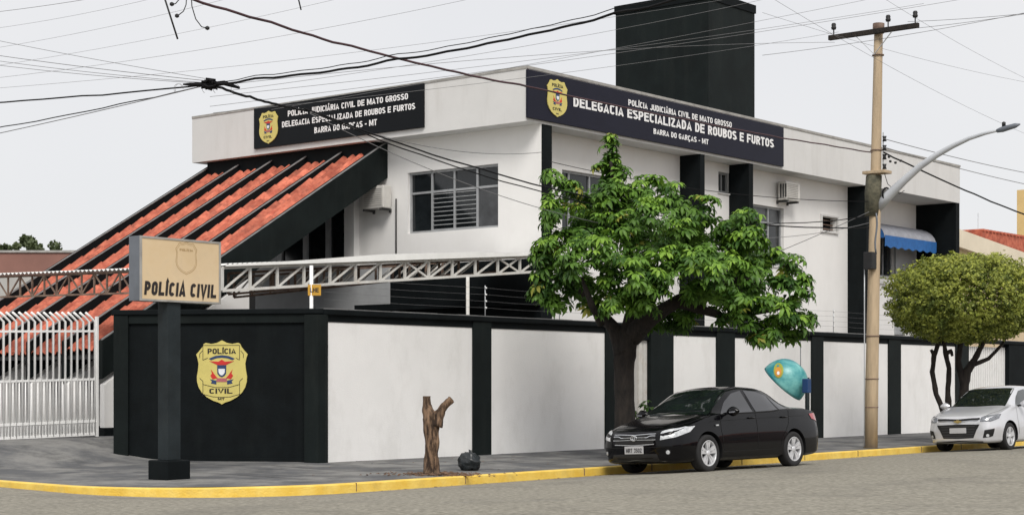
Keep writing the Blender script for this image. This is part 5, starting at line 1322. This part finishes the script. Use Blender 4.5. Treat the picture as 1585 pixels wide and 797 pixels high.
#        x    zb   ws   wm   wb  zbelt  wr  zrail ztop
sedan = [(0.0, .27, .42, .46, .42, .60, .30, .63, .64),
         (0.04, .23, .58, .62, .58, .65, .42, .685, .70),
         (0.12, .20, .70, .74, .69, .68, .52, .735, .755),
         (0.30, .18, .80, .83, .77, .73, .60, .800, .825),
         (0.60, .18, .85, .865, .80, .81, .63, .868, .895),
         (1.00, .18, .865, .875, .81, .905, .68, .940, .968),
         (1.15, .18, .868, .878, .815, .935, .685, .975, 1.01),
         (1.55, .18, .87, .88, .825, .965, .625, 1.205, 1.255),
         (1.90, .18, .87, .88, .83, .980, .575, 1.36, 1.42),
         (2.30, .18, .87, .88, .83, .992, .560, 1.405, 1.472),
         (2.80, .18, .87, .88, .83, 1.005, .560, 1.385, 1.455),
         (3.15, .18, .87, .88, .825, 1.015, .565, 1.30, 1.375),
         (3.60, .18, .865, .875, .815, 1.025, .60, 1.10, 1.165),
         (3.85, .18, .86, .87, .80, 1.02, .64, 1.055, 1.09),
         (4.25, .20, .84, .85, .77, .99, .62, 1.04, 1.07),
         (4.42, .23, .78, .80, .72, .95, .56, 1.0, 1.035),
         (4.50, .28, .70, .72, .64, .86, .46, .92, .95),
         (4.54, .34, .60, .62, .52, .66, .36, .70, .71)]
h1 = (-.678, -.735); lf = (.735, -.678)
ax0 = Vector((3.29 - lf[0] * .76, 28.8 - lf[1] * .76, -.045)); ov = .96
o1 = Vector((ax0.x + h1[0] * ov, ax0.y + h1[1] * ov, ax0.z))
make_car('parked_car', 'black four door sedan parked at the kerb beside the tree', sedan, 4.54, (.93, 3.53), .317, .875, M['cblack'], o1, atan2(h1[1], h1[0]), radians(2.6), {'wheel': 'double', 'fn': sedan_details})
def hatch_details(root, add, patch, strip, bvh):
    G = M['cglass']
    patch('windscreen', G, [(-1.78, -.56, 1.40), (-1.72, 0, 1.43), (-1.78, .56, 1.40)], [(-1.02, -.66, .975), (-.93, 0, 1.0), (-1.02, .66, .975)], .005, 20, 10)
    for s in (1, -1):
        patch('side_window', G, [(-1.30, s * .80, 1.02), (-1.58, s * .7, 1.22), (-1.86, s * .62, 1.35), (-2.2, s * .6, 1.39)], [(-1.30, s * .8, .985), (-1.6, s * .82, .995), (-1.9, s * .82, 1.0), (-2.24, s * .82, 1.01)], .005, 16, 6)
        patch('side_window', G, [(-2.3, s * .6, 1.395), (-2.7, s * .6, 1.375), (-3.0, s * .64, 1.29)], [(-2.34, s * .82, 1.01), (-2.8, s * .82, 1.02), (-3.1, s * .8, 1.03)], .005, 14, 6)
        strip('door_seam', M['seam2'], [(-1.25, s * .85, .95), (-1.22, s * .88, .7), (-1.28, s * .88, .36)], .010)
        strip('hood_seam', M['seam2'], [(-.16, s * .60, .78), (-.6, s * .70, .88), (-1.0, s * .74, .95)], .010)
        c = Vector((-1.38, s * .98, 1.03)); mr = MB(); ell = []
        for i in range(9):
            f = i / 8; r = sin(pi * (.08 + .84 * f)); ell.append([(c.x + .075 * r * cos(a), c.y + (f - .5) * .24 * s, c.z + .085 * r * sin(a)) for a in [2 * pi * j / 16 for j in range(17)]])
        mr.grid(ell); mo = add('mirror', mr, M['csilver']); add('mirror_arm', MB().bar((-1.38, s * .80, .99), (-1.38, s * .90, 1.0), .06, .04), M['grille'], mo)
        patch('headlight', M['lampd'], [(-.10, s * .52, .735), (-.28, s * .72, .80), (-.52, s * .83, .835)], [(-.04, s * .52, .655), (-.14, s * .72, .655), (-.38, s * .85, .73)], .008, 14, 6)
        patch('fog_surround', M['grille'], [(-.08, s * .60, .47), (-.2, s * .76, .50)], [(-.06, s * .56, .30), (-.16, s * .76, .33)], .007, 8, 6)
        l, nn, i, d = bvh.find_nearest(Vector((-.08, s * .66, .35))); q = MB(); q.tube([l, l + nn * .014], .035, 16); add('fog_light', q, M['lamp'])
    gr = patch('grille', M['grille'], [(-.06, -.50, .60), (-.0, 0, .61), (-.06, .50, .60)], [(-.05, -.36, .30), (.0, 0, .29), (-.05, .36, .30)], .006, 16, 8)
    for z in (.56, .50, .44, .38, .33): strip('grille_bar', M['seam2'], [(-.05, -.42 * (.75 + z * .4), z), (.0, 0, z), (-.05, .42 * (.75 + z * .4), z)], .006, .010, gr)
    strip('upper_grille', M['grille'], [(-.08, -.50, .70), (.0, 0, .705), (-.08, .50, .70)], .055, .006); strip('grille_trim', M['chrome'], [(-.07, -.48, .66), (.0, 0, .665), (-.07, .48, .66)], .014, .010)
    l, nn, i, d = bvh.find_nearest(Vector((0, 0, .675)))
    em = MB().box(l.x + .008, l.x + .028, -.085, .085, l.z - .017, l.z + .017).box(l.x + .009, l.x + .027, -.03, .03, l.z - .034, l.z + .034); add('emblem', em, mat('gold_emblem', (.55, .42, .16), .3, .1, 5, metal=.6))
    patch('lower_intake', M['grille'], [(-.05, -.56, .225), (.0, 0, .235), (-.05, .56, .225)], [(-.08, -.56, .19), (-.02, 0, .19), (-.08, .56, .19)], .006, 14, 3)
    add('number_plate', MB().box(.012, .024, -.20, .20, .41, .53), M['plate'], bev=.004)
hatch = [(0.0, .26, .44, .48, .44, .62, .32, .66, .67), (0.04, .22, .60, .64, .60, .68, .44, .73, .745), (0.12, .19, .70, .74, .69, .73, .52, .785, .805), (0.30, .18, .79, .82, .76, .78, .59, .845, .87), (0.60, .18, .84, .855, .79, .85, .62, .905, .935),
         (0.92, .18, .855, .865, .80, .935, .67, .965, .995), (1.05, .18, .858, .868, .805, .96, .675, .995, 1.035), (1.45, .18, .86, .87, .815, .985, .62, 1.225, 1.275), (1.78, .18, .86, .87, .82, .995, .575, 1.365, 1.42), (2.2, .18, .86, .87, .82, 1.005, .560, 1.405, 1.475),
         (2.8, .18, .86, .87, .82, 1.02, .560, 1.38, 1.455), (3.2, .18, .86, .87, .815, 1.03, .565, 1.28, 1.36), (3.65, .18, .855, .865, .80, 1.035, .60, 1.09, 1.15), (4.1, .20, .83, .84, .76, 1.0, .62, 1.04, 1.07), (4.4, .26, .74, .76, .66, .88, .5, .94, .97), (4.47, .34, .60, .62, .52, .66, .36, .70, .71)]
tw = tl(1562, -6.0); wp = Wd(tw, -6.0); h2 = (-.655, -.7556); lf2 = (.7556, -.655)
ax0 = Vector((wp.x - lf2[0] * .75, wp.y - lf2[1] * .75, -.04)); ov = .95
make_car('parked_car', 'silver compact car parked under the trimmed tree at the right edge', hatch, 4.47, (.84, 3.44), .31, .865, M['csilver'], Vector((ax0.x + h2[0] * ov, ax0.y + h2[1] * ov, ax0.z)), atan2(h2[1], h2[0]), radians(2.4), {'wheel': 'single', 'fn': hatch_details})

# ================================================================ HOUSES ON THE OTHER SIDE OF THE STREET (invented, unseen behind the camera, added to darken the car reflections)
for i, (t0, wdt, h_, m, lab) in enumerate(((-26, 14, 3.6, 'mauve', 'unseen low mauve house added across the street for car reflections'), (-9, 13, 4.4, 'neigh', 'unseen grey house added across the street for car reflections'), (7, 15, 3.8, 'sandy', 'unseen cream house added across the street for car reflections'), (25, 18, 5.0, 'mauve', 'unseen tall mauve house added opposite the silver car for reflections'))):
    n1 = -33.0; th = Thing('house', (t0, n1, 0), lab, 'house')
    hl = [(wdt * .12, wdt * .12 + 1.6, 1.0, 2.3), (wdt * .45, wdt * .45 + .95, .05, 2.2), (wdt * .68, wdt * .68 + 2.0, 1.0, 2.3)]
    BH = (Vector((t0, n1, 0)), Vector((1, 0, 0)), Vector((0, 0, 1)), Vector((0, 1, 0)))
    k = MB(BH); holed(k, 0, wdt, 0, h_ - 1.0, .2, hl); th.part('wall', k, M[m])
    th.part('roof', MB().prism([(n1 + .6, h_ - 1.05), (n1 - 4, h_ + .6), (n1 - 8.6, h_ - 1.05)], t0 - .4, t0 + wdt + .4, 0), M['tile'], recalc=True)
    for a, b, c, d in (hl[0], hl[2]):
        k = MB(BH); k.box(a, b, c, d, -.14, -.10); wn = th.part('window', k, M['glass'])
    k = MB(BH); k.box(*hl[1], -.14, -.08); th.part('door', k, M['rust'])
    th.part('wall', MB().box(t0, t0 + wdt, n1 - 8, n1 - 7.8, 0, h_ - 1.0), M[m])

# fallen leaves and grit along the gutter and pavement
mb = MB(); random.seed(21)
for i in range(420):
    if random.random() < .55: t, n = random.uniform(-4, 22), -4.15 - abs(random.gauss(0, .12)); z = rz(-4.15 - n) + .006
    else: t, n = random.gauss(4.2, 3.2), random.uniform(-3.9, -.15); z = pz(t, n, n + 4) + .008
    s_ = random.uniform(.012, .045); q = random.uniform(0, pi); d = Vector((cos(q), sin(q), random.uniform(-.1, .1))) * s_; c = Vector((-sin(q), cos(q), random.uniform(-.2, .2))) * s_ * .45; p = Vector((t, n, z))
    mb.add([p - d, p - c, p + d, p + c], [(0, 1, 2, 3)])
top('fallen_leaves', mb, M['chips'], (4, -3, 0), 'scattered dry brown leaves along the gutter and pavement', 'leaf litter', kind='stuff')

ck = MB(); random.seed(9)
for t0, n0, dt, dn, m_ in ((-3.5, -5.4, .34, -.05, 16), (1.5, -7.4, .3, .12, 18), (9, -6.6, .5, -.10, 16), (-6.2, -6.3, .2, -.22, 12)):
    P = [(t0, n0)]
    for i in range(m_): P.append((P[-1][0] + dt * random.uniform(.5, 1.4), P[-1][1] + dn + random.gauss(0, .09)))
    rows = [[], []]
    for t, n in P:
        q = max(0, -4.15 - n); wd_ = random.uniform(.004, .013); z = rz(q) + .022
        rows[0].append((t, n - wd_, z)); rows[1].append((t, n + wd_, z))
    ck.grid(rows, False)
top('road_crack', ck, M['cap'], (0, -6, 0), 'thin dark cracks wandering across the asphalt', 'crack', kind='structure')
